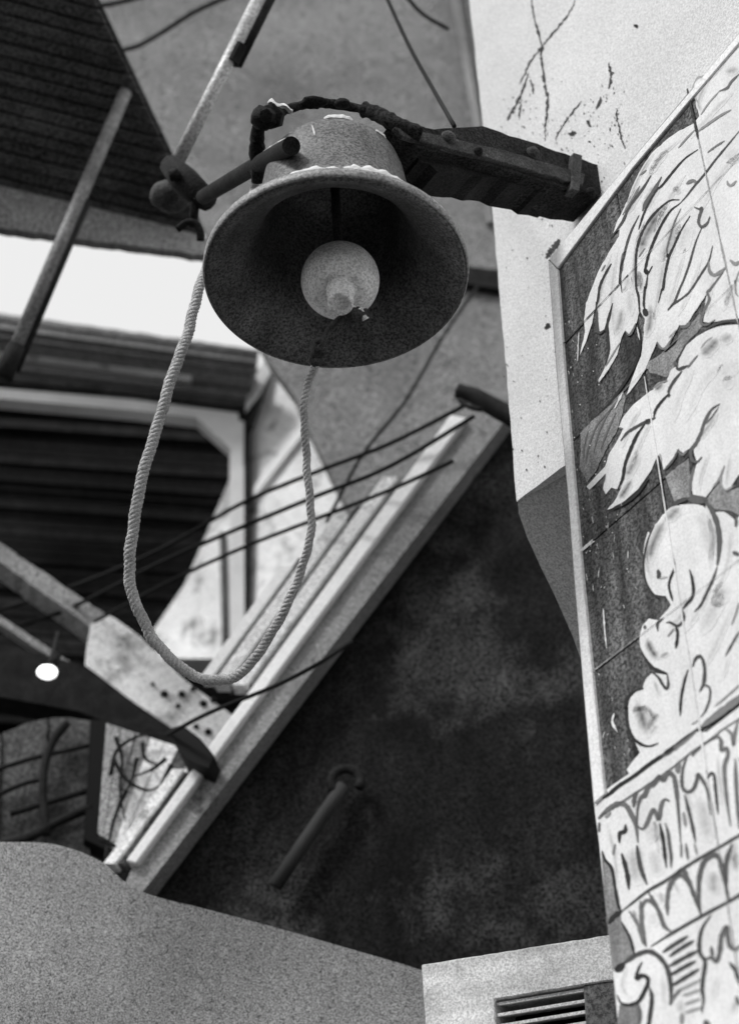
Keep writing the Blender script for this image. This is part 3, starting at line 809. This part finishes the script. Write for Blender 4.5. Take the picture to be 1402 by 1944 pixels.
# ------------------------------------------------------------------ canopy, upper left
t = thing('canopy', 'dark boarded underside of a canopy roof at upper left', 'canopy')
u = az(72)
v = (Vector((-u.y, u.x, 0)))                  # horizontally away from the eave
if v.y > 0: v = -v
v = (v * math.cos(R(20)) + Vector((0, 0, math.sin(R(20))))).normalized()
E0 = at(200, 408, 4.3)
P_CAN = Plane(E0, u.cross(v))
ra, rb = P_CAN.hit(392, 470), P_CAN.hit(337, 330)
rc = P_CAN.hit(150, -62)
def uv(p): return ((p - E0).dot(u), (p - E0).dot(v))
line = [uv(ra), uv(rb), uv(rc)]
vmax = uv(P_CAN.hit(0, -90))[1]
ul = uv(P_CAN.hit(-160, 340))[0]
NB = 17
def ur(vv):
    (a, b), (c, d), (e, f) = line
    if vv < d: return a + (c - a) * (vv - b) / (d - b)
    return c + (e - c) * (vv - d) / (f - d)
for i in range(NB):
    v0, v1 = vmax * i / NB + .004, vmax * (i + 1) / NB - .004
    h = rnd.uniform(-.008, .008)
    bm = bmesh.new()
    q = [E0 + u * a + v * b for a, b in ((ul, v0), (ur(v0), v0), (ur(v1), v1), (ul, v1))]
    add_slab(bm, [p + P_CAN.n * h for p in q], P_CAN.n, .02)
    bm_obj('soffit_board', bm, M['soffit'], t)
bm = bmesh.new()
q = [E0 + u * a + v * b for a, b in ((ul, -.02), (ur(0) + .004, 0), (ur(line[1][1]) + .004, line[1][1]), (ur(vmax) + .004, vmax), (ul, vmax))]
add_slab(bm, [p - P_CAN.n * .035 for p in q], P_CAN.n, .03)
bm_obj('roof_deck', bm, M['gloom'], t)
P_FAS = Plane(E0, (u.y, -u.x, 0))
slab('fascia', P_FAS, [(-160, 296), (0, 348), (130, 380), (300, 420), (398, 454), (398, 486), (300, 472), (130, 450), (0, 431), (-160, 405)], .03, M['fascia'], t, off=.012, jag=2)

# ------------------------------------------------------------------ pipes and clamp
tp = thing('hanging_pipe', 'pale pipe slanting down from the top edge to the dark clamp', 'pipe', 'pipes hung from the roof')
a, b = at(500, -20, 3.05), at(332, 318, 2.95)
tube('pipe', [a, a.lerp(b, .5), b], 0.0145, M['pipe'], tp, 14)
bx = a.lerp(b, .37) + (at(462, 115, 3) - at(455, 115, 3)) * 1.2
bm = bmesh.new(); add_tube(bm, [bx + (a - b) * .05, bx - (a - b) * .05], 0.017, 6)
bm_obj('coupling', bm, M['iron'], tp)
bm = bmesh.new()
off = (RT * .021 + FW * .012)
add_tube(bm, [a + off, a.lerp(b, .42) + off], .012, 8)
bm_obj('dark_side', bm, M['iron'], tp, True)  # added black tube standing for the pipe's dark right side
tp = thing('hanging_pipe', 'pale pipe crossing the white strip of sky at the left edge', 'pipe', 'pipes hung from the roof')
a, b = at(238, 176, 4.09), at(14, 700, 3.6)
tube('pipe', [a, a.lerp(b, .5), b], 0.0185, M['pipeb'], tp, 14)
tube('dark_side', [a.lerp(b, .42) + RT * .02 + FW * .012, b + RT * .02 + FW * .012], 0.012, M['iron'], tp, 8)  # second added black tube, the dark edge of this pipe
tube('foot_socket', [a.lerp(b, .93), a.lerp(b, .97), a.lerp(b, 1.03)], 0.024, M['iron'], tp, 12)

tp = thing('pipe_clamp', 'lumpy black clamp joining two pipes left of the bell', 'clamp')
K = at(362, 360, 2.86)
def blob(name, c, r, mat, parent, sq=(1, 1, 1), amp=.18, seed=0, sub=2):
    bm = bmesh.new()
    bmesh.ops.create_icosphere(bm, subdivisions=sub, radius=1)
    rr = random.Random(seed)
    for vv in bm.verts:
        k = r * (1 + rr.uniform(-amp, amp))
        vv.co = Vector((vv.co.x * k * sq[0], vv.co.y * k * sq[1], vv.co.z * k * sq[2])) + c
    return bm_obj(name, bm, mat, parent, True)
tube('collar', [at(322, 312, 2.9), at(352, 345, 2.86), at(395, 382, 2.82)], lambda u: .03 if .2 < u < .8 else .022, M['iron'], tp, 10)
blob('drum', at(325, 372, 2.95), .042, M['rust'], tp, (1.05, .8, .85), .06, 3, 3)
tube('bolt', [at(372, 372, 2.83), at(366, 432, 2.83)], .009, M['iron'], tp, 8)
tube('bolt', [at(340, 330, 2.83), at(322, 334, 2.83)], .012, M['iron'], tp, 8)
tube('wire_tie', crom([at(336, 436, 2.82), at(355, 422, 2.82), at(372, 424, 2.82), at(380, 440, 2.82), at(381, 457, 2.82)], 4), .008, M['iron'], tp, 6)
tube('lever_rod', [at(386, 374, 2.72), at(470, 324, 2.42), at(553, 277, 2.14)], 0.0142, M['iron'], tp, 28, False)
cr = bmesh.new()
def crust_line(bm, pts, wd, ht, seed):
    """A lumpy ridge of white deposit lying along the given points (each with an outward direction)."""
    rr = random.Random(seed)
    prev = None
    for i, (p, up, side) in enumerate(pts):
        e = min(1, .25 + 5 * min(i, len(pts) - 1 - i) / len(pts))
        if i % 3 == 0 or prev is None: ja, jh = rr.uniform(.6, 1.25), rr.uniform(.35, 1.35)
        ka, kh = (ja, jh) if prev is None else (ka * .55 + ja * .45, kh * .55 + jh * .45)
        a = wd * e * ka; h_ = ht * e * kh
        row = [bm.verts.new(p - side * a - up * .002), bm.verts.new(p - side * a * .5 + up * h_ * .8), bm.verts.new(p + up * h_), bm.verts.new(p + side * a * .6 + up * h_ * .7), bm.verts.new(p + side * a - up * .002)]
        if prev:
            for k in range(4): bm.faces.new((prev[k], prev[k + 1], row[k + 1], row[k]))
        prev = row
pts = []
a, b = at(492, 311, 2.345), at(549, 278, 2.16)
for i in range(14):
    p = a.lerp(b, i / 13) + UP * .0135
    pts.append((p, UP, (RT * .3 - FW).normalized()))
crust_line(cr, pts, .006, .004, 5)
bm_obj('white_crust', cr, M['crust'], tp, True)

# ------------------------------------------------------------------ the bell
BC = at(638, 531, 2.16)                       # centre of the mouth
RIM = 0.2
t = thing('bell', 'grey flared bell seen from below in front of the plaster wall', 'bell')
t.location = BC
t.rotation_euler = (R(0.5), R(-1.6), 0)
prof_out = [(.1935, -.002), (.2, .004), (.2005, .012), (.197, .019), (.186, .027), (.172, .036), (.158, .048), (.144, .066), (.133, .09), (.126, .12), (.121, .155), (.117, .19), (.113, .222), (.107, .246), (.096, .262), (.078, .271), (.045, .276), (0, .277)]
prof_in = [(0, .256), (.06, .252), (.083, .242), (.094, .22), (.1, .185), (.106, .145), (.113, .105), (.122, .074), (.137, .05), (.154, .032), (.172, .016), (.1935, -.002)]
bm = bmesh.new()
add_lathe(bm, prof_in + prof_out, 112)
bmesh.ops.remove_doubles(bm, verts=bm.verts, dist=1e-5)
rr = random.Random(2)
body = bm_obj('bell_body', bm, M['bell'], t, True)
# moulding wire round the shoulder and the waist
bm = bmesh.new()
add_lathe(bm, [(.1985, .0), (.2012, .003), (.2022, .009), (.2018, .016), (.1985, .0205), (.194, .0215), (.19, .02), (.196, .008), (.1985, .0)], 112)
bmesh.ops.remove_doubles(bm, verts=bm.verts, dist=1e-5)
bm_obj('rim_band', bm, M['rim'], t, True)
bm = bmesh.new()
def ring_rope(bm, r, z, q): add_tube(bm, [Vector((r * math.cos(a), r * math.sin(a), z)) for a in [2 * math.pi * k / 72 for k in range(73)]], q, 6, False)
ring_rope(bm, .1465, .064, .0022)
bm_obj('moulding', bm, M['bell'], t, True)
# clapper
cl = bpy.data.objects.new('clapper', None)
COL.objects.link(cl); cl.parent = t; cl.empty_display_size = .05
CB = Vector((.006, -.004, -.006))            # centre of the clapper ball, just inside the mouth
bm = bmesh.new()
ball = [(0, -.0595)] + [(.0595 * math.sin(a), -.0595 * math.cos(a)) for a in [R(x) for x in range(8, 146, 6)]]
ball += [(.031, .046), (.027, .0435), (.0225, .0435), (.0205, .05), (.0205, .058), (.0175, .060), (.0165, .075), (.0185, .079), (.0195, .088), (.0185, .094), (.012, .097), (.011, .09), (0, .089)]
add_lathe(bm, ball, 56, axis_matrix(CB, (.0, -.40, -.915)))
bm_obj('clapper_ball', bm, M['clap'], cl, True)
bm = bmesh.new()
add_tube(bm, [Vector((0, 0, .255)), Vector((.002, 0, .16)), CB + Vector((0, .012, .05))], .0075, 12)
bm_obj('clapper_shank', bm, M['rust'], cl, True)
blob('rope_binding', CB + Vector((.020, -.012, -.086)), .0135, M['rust'], cl, (1.7, 1, .9), .16, 9, 3)
bm = bmesh.new()
add_tube(bm, [CB + Vector((.012, -.02, -.078)), CB + Vector((.03, -.018, -.082)), CB + Vector((.036, -.012, -.094))], .0055, 8)
bm_obj('rope_binding', bm, M['clap'], cl, True)
# white crust on the rim, as left by weather
def rim_pts(a0, a1, n, r, z):
    out = []
    for i in range(n):
        a = R(a0 + (a1 - a0) * i / (n - 1))
        out.append((Vector((r * math.cos(a), r * math.sin(a), z)), Vector((.4 * math.cos(a), .4 * math.sin(a), .9)).normalized(), Vector((math.cos(a), math.sin(a), -.5)).normalized()))
    return out
for a0, a1, r, z, wd, ht, sd in ((-110, -78, .192, .0225, .004, .0085, 1), (-84, -58, .191, .0230, .005, .013, 2), (-56, -49, .192, .0225, .004, .011, 4), (-38, -27, .197, .0205, .002, .006, 7)):
    bm = bmesh.new(); crust_line(bm, rim_pts(a0, a1, max(7, int((a1 - a0) * .9)), r, z), wd, ht, sd)
    bm_obj('white_crust', bm, M['crust'], t, True)
for a0, a1, r, z, wd, ht, sd in ((-98, -72, .100, .2575, .0045, .006, 11), (-52, -40, .108, .244, .003, .003, 12)):
    bm = bmesh.new(); crust_line(bm, rim_pts(a0, a1, 22, r, z), wd, ht, sd)
    bm_obj('white_crust', bm, M['crust'], t, True)
# chip streaks on the waist
for a0, z0 in ((-106, .225), (-58, .15)):
    bm = bmesh.new()
    crust_line(bm, [(Vector(((.1165 + .0002 * i) * math.cos(R(a0 + .3 * i)), (.1165 + .0002 * i) * math.sin(R(a0 + .3 * i)), z0 - i * .0035)), Vector((math.cos(R(a0)), math.sin(R(a0)), 0)), Vector((-math.sin(R(a0)), math.cos(R(a0)), 0))) for i in range(9)], .0018, .0014, 21)
    bm_obj('chip', bm, M['crust'] if a0 < -100 else M['iron'], t, True)
# canons on the crown
for k in range(2):
    bm = bmesh.new()
    a = R(90 * k + 20)
    add_tube(bm, [Vector((math.cos(a) * .035 * math.cos(b), math.sin(a) * .035 * math.cos(b), (.272 + .03 * math.sin(b)))) for b in [math.pi * i / 12 for i in range(13)]], .009, 8)
    bm_obj('canon', bm, M['bell'], t, True)

# ------------------------------------------------------------------ bracket carrying the bell
t = thing('wall_bracket', 'black timber arm with iron straps and bolts from the pier to the bell', 'bracket')
A0, A1 = at(745, 232, 2.27), P_PIER.hit(1140, 360)
ab = (A1 - A0); ab.z = 0
P_ARM = Plane(A0, Vector((-ab.y, ab.x, 0)))
slab('timber', P_ARM, [(742, 232), (824, 244), (916, 238), (1000, 266), (1088, 297), (1160, 320), (1138, 372), (1095, 366), (960, 322), (860, 292), (800, 282), (770, 262)], .075, M['timber'], t, jag=1.6, bevel=.002)
slab('iron_strap', P_ARM, [(748, 240), (830, 255), (960, 285), (1110, 330), (1106, 352), (955, 308), (825, 275), (765, 258)], .01, M['rust'], t, off=.008, bevel=.0015, jag=.8)
slab('end_strap', P_ARM, [(1088, 290), (1104, 295), (1099, 362), (1084, 358)], .02, M['rust'], t, off=.012, jag=.8)
for x, y, r_ in ((850, 263, .0125), (1010, 292, .012), (1118, 368, .010), (905, 290, .008)):
    bm = bmesh.new()
    add_lathe(bm, [(r_ * 1.1, 0), (r_ * 1.05, .004), (r_ * .75, .009), (r_ * .3, .0115), (0, .012)], 12, axis_matrix(P_ARM.hit(x, y, .007), P_ARM.n))
    bm_obj('bolt', bm, M['rust'] if r_ > .01 else M['iron'], t, True)
# ragged packing below the arm
slab('packing', P_ARM, [(785, 280), (830, 290), (935, 318), (1075, 362), (1060, 372), (990, 352), (930, 336), (880, 330), (830, 326), (815, 312), (795, 305)], .06, M['iron'], t, off=-.02, jag=3)
# yoke strap over the crown of the bell
yk = [at(490, 345, 2.36), at(488, 285, 2.33), at(492, 240, 2.30), at(520, 220, 2.28), at(560, 203, 2.30), at(610, 196, 2.32), at(665, 203, 2.32), at(710, 214, 2.30), at(752, 236, 2.27), at(800, 256, 2.27)]
rr = random.Random(4)
tube('yoke_strap', crom(yk, 7), lambda u: (.0125 if u < .3 else .0075 if u < .72 else .013) * rr.uniform(.85, 1.15), M['timber'], t, 10)
bm = bmesh.new()
add_lathe(bm, [(0, 0), (.019, 0), (.021, .004), (.021, .02), (.012, .024), (.012, .045), (0, .046)], 6, axis_matrix(at(520, 221, 2.27), (at(492, 218, 2.2) - at(530, 221, 2.3))))
bm_obj('yoke_nut', bm, M['iron'], t, bevel=.001)
blob('yoke_nut', at(500, 226, 2.25), .020, M['iron'], t, (1, 1, 1), .15, 31)
blob('cord_knot', at(595, 194, 2.30), .011, M['iron'], t, (2.0, 1, .8), .2, 13)
blob('cord_knot', at(650, 197, 2.30), .009, M['iron'], t, (1.6, 1, .8), .2, 14)
bm = bmesh.new()
a, b = at(508, 199, 2.25), at(556, 212, 2.27)
crust_line(bm, [(a.lerp(b, i / 12) + Vector((0, -.004, .004 * math.sin(i))), Vector((0, -.4, .9)), Vector((0, -.9, -.2))) for i in range(13)], .006, .006, 8)
bm_obj('white_crust', bm, M['crust'], t, True)
bm = bmesh.new()
a, b = at(494, 292, 2.315), at(530, 272, 2.31)

# ------------------------------------------------------------------ the bell rope
def rope(name, ctrl, rad, parent, lay=.030, strands=4):
    C = crom(ctrl, 14)
    ph = [rnd.uniform(0, 6.3) for _ in range(6)]
    C = [p + Vector((.0011 * math.sin(i * .21 + ph[0]) + .0007 * math.sin(i * .53 + ph[1]), .001 * math.sin(i * .27 + ph[2]), .0006 * math.sin(i * .4 + ph[3]))) for i, p in enumerate(C)]
    fine = []
    for p, q in zip(C, C[1:]):
        k = max(1, int((q - p).length / .0022))
        fine += [p.lerp(q, i / k) for i in range(k)]
    fine.append(C[-1])
    # parallel-transported frame
    T = (fine[1] - fine[0]).normalized(); N = T.orthogonal().normalized()
    frames, s = [], 0
    for i, p in enumerate(fine):
        T = (fine[min(i + 1, len(fine) - 1)] - fine[max(i - 1, 0)]).normalized()
        N = (N - T * N.dot(T)).normalized()
        if i: s += (p - fine[i - 1]).length
        frames.append((p, N, T.cross(N), s))
    bm = bmesh.new()
    L = frames[-1][3]
    for k in range(strands):
        for sgn in (1,):
            pts = []
            for p, N, B, s in frames:
                a = sgn * 2 * math.pi * s / lay + 2 * math.pi * k / strands
                r = (rad(s / L) if callable(rad) else rad) * .5 * (1 + .12 * math.sin(s * 190 + k * 2) * math.sin(s * 61))
                pts.append(p + (N * math.cos(a) + B * math.sin(a)) * r)
            add_tube(bm, pts, lambda u: (rad(u) if callable(rad) else rad) * .56, 6)
    return bm_obj(name, bm, M['rope'], parent, True)
t = thing('bell_rope', 'pale twisted rope hanging in a long loop below the bell', 'rope')
path = [at(606, 655, 2.10), at(598, 690, 2.10), at(583, 735, 2.11), at(577, 800, 2.12), at(582, 880, 2.13), at(590, 960, 2.13), at(586, 1030, 2.13), at(570, 1090, 2.14), at(535, 1165, 2.15), at(492, 1240, 2.16), at(452, 1280, 2.17), at(410, 1292, 2.17),
        at(362, 1280, 2.17), at(312, 1238, 2.17), at(272, 1180, 2.17), at(250, 1120, 2.17), at(247, 1050, 2.17), at(258, 970, 2.17), at(280, 870, 2.18), at(310, 770, 2.2), at(340, 680, 2.23), at(362, 610, 2.27), at(380, 545, 2.3), at(402, 480, 2.36), at(440, 420, 2.40), at(478, 368, 2.41), at(489, 330, 2.40)]
rope('rope', path, lambda u: .0062 + .0028 * min(1, max(0, (u - .15) / .3)) - .0018 * min(1, max(0, (u - .75) / .25)), t)
blob('knot', at(603, 662, 2.095), .013, M['rust'], t, (1, 1, 1.3), .2, 17)
blob('knot', at(598, 684, 2.095), .010, M['rust'], t, (1.1, 1, 1), .2, 18)
tube('tail', crom([at(606, 655, 2.09), at(616, 640, 2.1), at(628, 622, 2.11), at(645, 606, 2.09), at(666, 600, 2.09)], 5), .0055, M['rust'], t, 8)
tube('knot_end', crom([at(598, 655, 2.09), at(606, 645, 2.08), at(612, 652, 2.08), at(604, 664, 2.08)], 5), .0045, M['rust'], t, 8)

# ------------------------------------------------------------------ wires
def wire(label, pts, r, group='wires crossing in front of the walls'):
    tag(tube('overhead_wire', crom(pts, 6), r, M['wire'], None, 6), label, 'wire', group)
wire('topmost of the three dark wires fanning left from the pole stub', [at(885, 768, 3.9), at(740, 842, 3.9), at(600, 896, 4.0), at(460, 955, 4.1), at(300, 1045, 4.3), at(120, 1120, 4.5), at(-60, 1175, 4.6)], .0065)
wire('middle of the three dark wires fanning left from the pole stub', [at(900, 790, 3.8), at(740, 885, 3.8), at(600, 942, 3.9), at(465, 998, 4.0), at(300, 1070, 4.2), at(120, 1160, 4.4), at(-60, 1215, 4.5)], .0065)
wire('lowest of the three dark wires fanning left from the pole stub', [at(860, 875, 3.65), at(740, 930, 3.7), at(600, 985, 3.8), at(465, 1038, 3.9), at(330, 1100, 4.1), at(180, 1180, 4.3)], .006)
wire('dark wire running from the top edge down to the bracket', [at(722, -30, 3.2), at(775, 85, 3.0), at(822, 170, 2.8), at(862, 240, 2.5)], .0042)
wire('faint wire in the top middle ending on the grey wall', [at(760, -20, 4.2), at(800, 25, 4.3), at(850, 55, 4.4)], .006)
wire('short dark wire at the very top left of the grey wall', [at(178, 12, 5.2), at(225, 5, 5.2), at(290, -12, 5.2)], .009)
wire('curved dark wire sagging across the grey wall at top left', [at(212, 98, 5.3), at(260, 88, 5.3), at(310, 60, 5.3), at(370, 22, 5.3), at(440, -10, 5.3)], .009)
wire('dark wire crossing the lower bargeboard to the black rafter end', [at(318, 1395, 3.4), at(400, 1352, 3.3), at(520, 1303, 3.2), at(600, 1262, 3.2), at(668, 1218, 3.3)], .0055)
wire('tangled dark wire across the grey wall right of the bell', [at(905, 545, 5), at(840, 640, 4.8), at(770, 760, 4.6), at(690, 860, 4.4), at(620, 990, 4.2)], .006)

# ------------------------------------------------------------------ house across the yard
t = thing('house', 'blurred house with a moulded cornice and white framed dark opening', 'house')
H = P_HOUSE
def lerp(a, b, k): return a + (b - a) * k
def band(d0, d1):                             # a strip parallel to the cornice, d = pixels below its top edge
    f = lambda d: ((-120, 578 + d * 1.0), (492 - d * .22, 664 + d * .83))
    a, b = f(d0), f(d1)
    return [a[0], a[1], b[1], b[0]]
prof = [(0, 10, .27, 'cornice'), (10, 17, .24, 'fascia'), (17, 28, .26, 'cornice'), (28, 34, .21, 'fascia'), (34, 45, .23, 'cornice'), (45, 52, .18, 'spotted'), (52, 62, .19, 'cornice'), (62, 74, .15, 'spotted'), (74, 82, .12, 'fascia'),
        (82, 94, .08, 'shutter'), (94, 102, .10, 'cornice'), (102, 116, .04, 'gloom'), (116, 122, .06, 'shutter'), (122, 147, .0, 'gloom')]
for d0, d1, o_, mt in prof:
    slab('cornice_moulding', H, band(d0, d1 + 1.2), .12 + o_, M[mt], t, off=o_, jag=1.5 if d0 == 0 else 0)
bm = bmesh.new()
add_slab(bm, [Vector((-7, 6.2, 3.3)), Vector((7, 8.1, 3.3)), Vector((7, 8.1, 0)), Vector((-7, 6.2, 0))], Vector((.26, -.96, 0)), .3)
bm_obj('unseen_lower_wall', bm, M['dark'], t)  # unseen wall, added to keep low sky light off the bell
slab('window_frame', H, [(-120, 722), (0, 737), (250, 758), (452, 784), (455, 806), (370, 792), (250, 778), (0, 756), (-120, 742)], .08, M['white'], t, off=.03)
slab('window_frame', H, [(437, 800), (463, 800), (464, 1262), (438, 1262)], .08, M['white'], t, off=.026)
slab('corner_bracket', H, [(368, 788), (462, 800), (460, 880), (437, 850), (412, 828)], .07, M['white'], t, off=.034)
slab('dark_post', H, [(462, 780), (476, 770), (474, 1195), (462, 1210)], .05, M['iron'], t, off=.02)
slab('dark_post', H, [(455, 745), (486, 700), (512, 700), (486, 770), (470, 800), (455, 790)], .05, M['gloom'], t, off=.01)
slab('strut', H, [(470, 742), (505, 676), (522, 690), (490, 745), (466, 775)], .04, M['white'], t, off=.06)
P_SIDE = Plane(H.hit(440, 1000, -.1), (-.45, -.8, 0))
slab('side_wall', P_SIDE, [(508, 682), (720, 690), (720, 1250), (300, 1250), (292, 1195), (350, 1110), (440, 900), (470, 840), (500, 760)], .15, M['spotted'], t)
slab('side_strip', P_SIDE, [(520, 870), (600, 775), (606, 784), (480, 945), (472, 938)], .03, M['white'], t, off=.03)
slab('side_strip', P_SIDE, [(416, 1010), (424, 1010), (430, 1250), (422, 1250)], .03, M['shutter'], t, off=.03)
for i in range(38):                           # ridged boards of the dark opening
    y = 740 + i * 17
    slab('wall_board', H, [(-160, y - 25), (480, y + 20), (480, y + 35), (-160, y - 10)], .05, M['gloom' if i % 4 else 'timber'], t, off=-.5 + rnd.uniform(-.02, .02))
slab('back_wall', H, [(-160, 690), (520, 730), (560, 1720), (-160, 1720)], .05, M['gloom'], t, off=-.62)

# ------------------------------------------------------------------ rafters, shutter and trellis at lower left
P_RAF = Plane((0, 3.9, 0), (0.25, -1, 0))
t = thing('rafter', 'thick pale rafter running down from the left edge to a black end', 'rafter')
slab('top_face', P_RAF, [(-120, 948), (0, 1030), (110, 1105), (205, 1170), (172, 1190), (85, 1128), (0, 1066), (-120, 985)], .1, M['fascia'], t, jag=1.5)
slab('side_face', P_RAF, [(172, 1186), (205, 1166), (262, 1205), (350, 1290), (446, 1362), (420, 1440), (332, 1388), (250, 1330), (164, 1264)], .1, M['spotted'], t, off=.02, jag=1.2)
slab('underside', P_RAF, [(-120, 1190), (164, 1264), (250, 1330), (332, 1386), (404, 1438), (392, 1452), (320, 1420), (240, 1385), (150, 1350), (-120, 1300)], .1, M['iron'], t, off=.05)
slab('end_block', P_DARK, [(318, 1385), (345, 1376), (380, 1402), (406, 1434), (396, 1458), (370, 1448), (338, 1422)], .3, M['wire'], t, off=.17, jag=1.5)
for x, y, r_ in ((312, 1318, .013), (345, 1318, .012), (366, 1309, .009), (338, 1341, .008), (386, 1336, .013), (404, 1330, .009), (290, 1300, .007), (372, 1380, .009), (395, 1390, .012)):
    bm = bmesh.new()
    add_lathe(bm, [(r_, 0), (r_ * .8, .008), (r_ * .4, .012), (0, .013)], 10, axis_matrix(P_RAF.hit(x, y, .019), P_RAF.n))
    bm_obj('rivet', bm, M['iron'], t, True)
t = thing('thin_rail', 'thin grey rail parallel to and left below the thick rafter', 'rail')
slab('rail', P_RAF, [(-120, 1090), (0, 1168), (75, 1218), (152, 1268), (142, 1276), (68, 1230), (0, 1184), (-120, 1110)], .04, M['fascia'], t, off=.03)
P_SH = Plane((0, 3.7, 0), (0.2, -1, 0))
t = thing('board_fence', 'weathered grey boards behind a black post in the dark lower left corner', 'fence')
ar = lambda x: 1362 + .0022 * (x - 120) ** 2
for i in range(4):
    x0, x1 = -170 + i * 88, -170 + i * 88 + 84
    slab('board', P_SH, [(x0, ar(x0)), ((x0 + x1) / 2, ar((x0 + x1) / 2)), (x1, ar(x1)), (x1 - 8, 1640), (x0 - 8, 1640)], .03, M['shutter'], t, off=rnd.uniform(-.012, .012), jag=1.5)
for pts, r_ in (([(-60, 1612), (20, 1600), (60, 1588), (110, 1560), (176, 1532)], .013), ([(20, 1545), (85, 1525), (170, 1500)], .009), ([(128, 1372), (102, 1405), (86, 1450), (82, 1510), (90, 1585)], .013), ([(-30, 1470), (60, 1440), (170, 1415)], .007), ([(-30, 1520), (40, 1490), (90, 1476)], .007)):
    tube('strut', crom([P_SH.hit(x, y, .04) for x, y in pts], 5), r_, M['iron'], t, 6)
slab('post', P_SH, [(172, 1366), (212, 1368), (206, 1470), (214, 1560), (200, 1612), (160, 1592)], .08, M['wire'], t, off=.05)
t = thing('lean_to_boards', 'pale stained boards sloping beside the lower end of the bargeboard', 'boards')
P_LT = P_DARK.shifted(-.05)
for i in range(7):
    s0, s1 = i / 7, (i + .93) / 7
    A = (lerp(395, 200, s0), lerp(1436, 1372, s0)); Bq = (lerp(395, 200, s1), lerp(1436, 1372, s1))
    Cq = (lerp(255, 185, s1), lerp(1650, 1580, s1)); D = (lerp(255, 185, s0), lerp(1650, 1580, s0))
    slab('sloping_board', P_LT, [A, Bq, Cq, D], .03, M['spotted' if i in (0, 2, 3) else 'fascia' if i != 1 else 'shutter'], t, off=rnd.uniform(-.006, .006))
for pts in ([(210, 1470), (222, 1425), (262, 1398), (310, 1394), (345, 1408)], [(215, 1440), (240, 1480), (285, 1500), (330, 1470)], [(190, 1590), (230, 1620), (240, 1690)], [(260, 1440), (250, 1480), (225, 1530)], [(315, 1440), (290, 1460), (250, 1476)], [(325, 1452), (302, 1492)], [(240, 1500), (215, 1560), (205, 1610)], [(220, 1400), (232, 1440), (228, 1500), (238, 1560)], [(270, 1410), (276, 1440), (300, 1452)]):
    tube('creeper_stem', crom([P_LT.hit(x, y, .03) for x, y in pts], 5), lambda u: .0062 - .0045 * u, M['iron'], t, 6)
# glowing blob standing in for a sky gap; its fittings are invented
t = thing('sky_gap_spot', 'small white glowing spot standing in for a sky gap at the lower left', 'bright spot')
lm = bpy.data.materials.new('sky_gap_glow'); lm.use_nodes = True
pb = lm.node_tree.nodes['Principled BSDF']
pb.inputs['Base Color'].default_value = (.9, .9, .9, 1)
pb.inputs['Emission Color'].default_value = (1, 1, 1, 1)
pb.inputs['Emission Strength'].default_value = 1.2
bp = at(90, 1276, 3.55)
blob('glow_blob', bp, .023, lm, t, (1.15, 1, .8), .03, 5, 3)
tube('added_socket', [bp + Vector((.01, 0, .014)), bp + Vector((.015, .0, .05))], .014, M['iron'], t, 10)
tube('added_flex', [bp + Vector((.015, 0, .05)), at(100, 1240, 3.7), at(110, 1200, 3.9)], .004, M['wire'], t, 6)
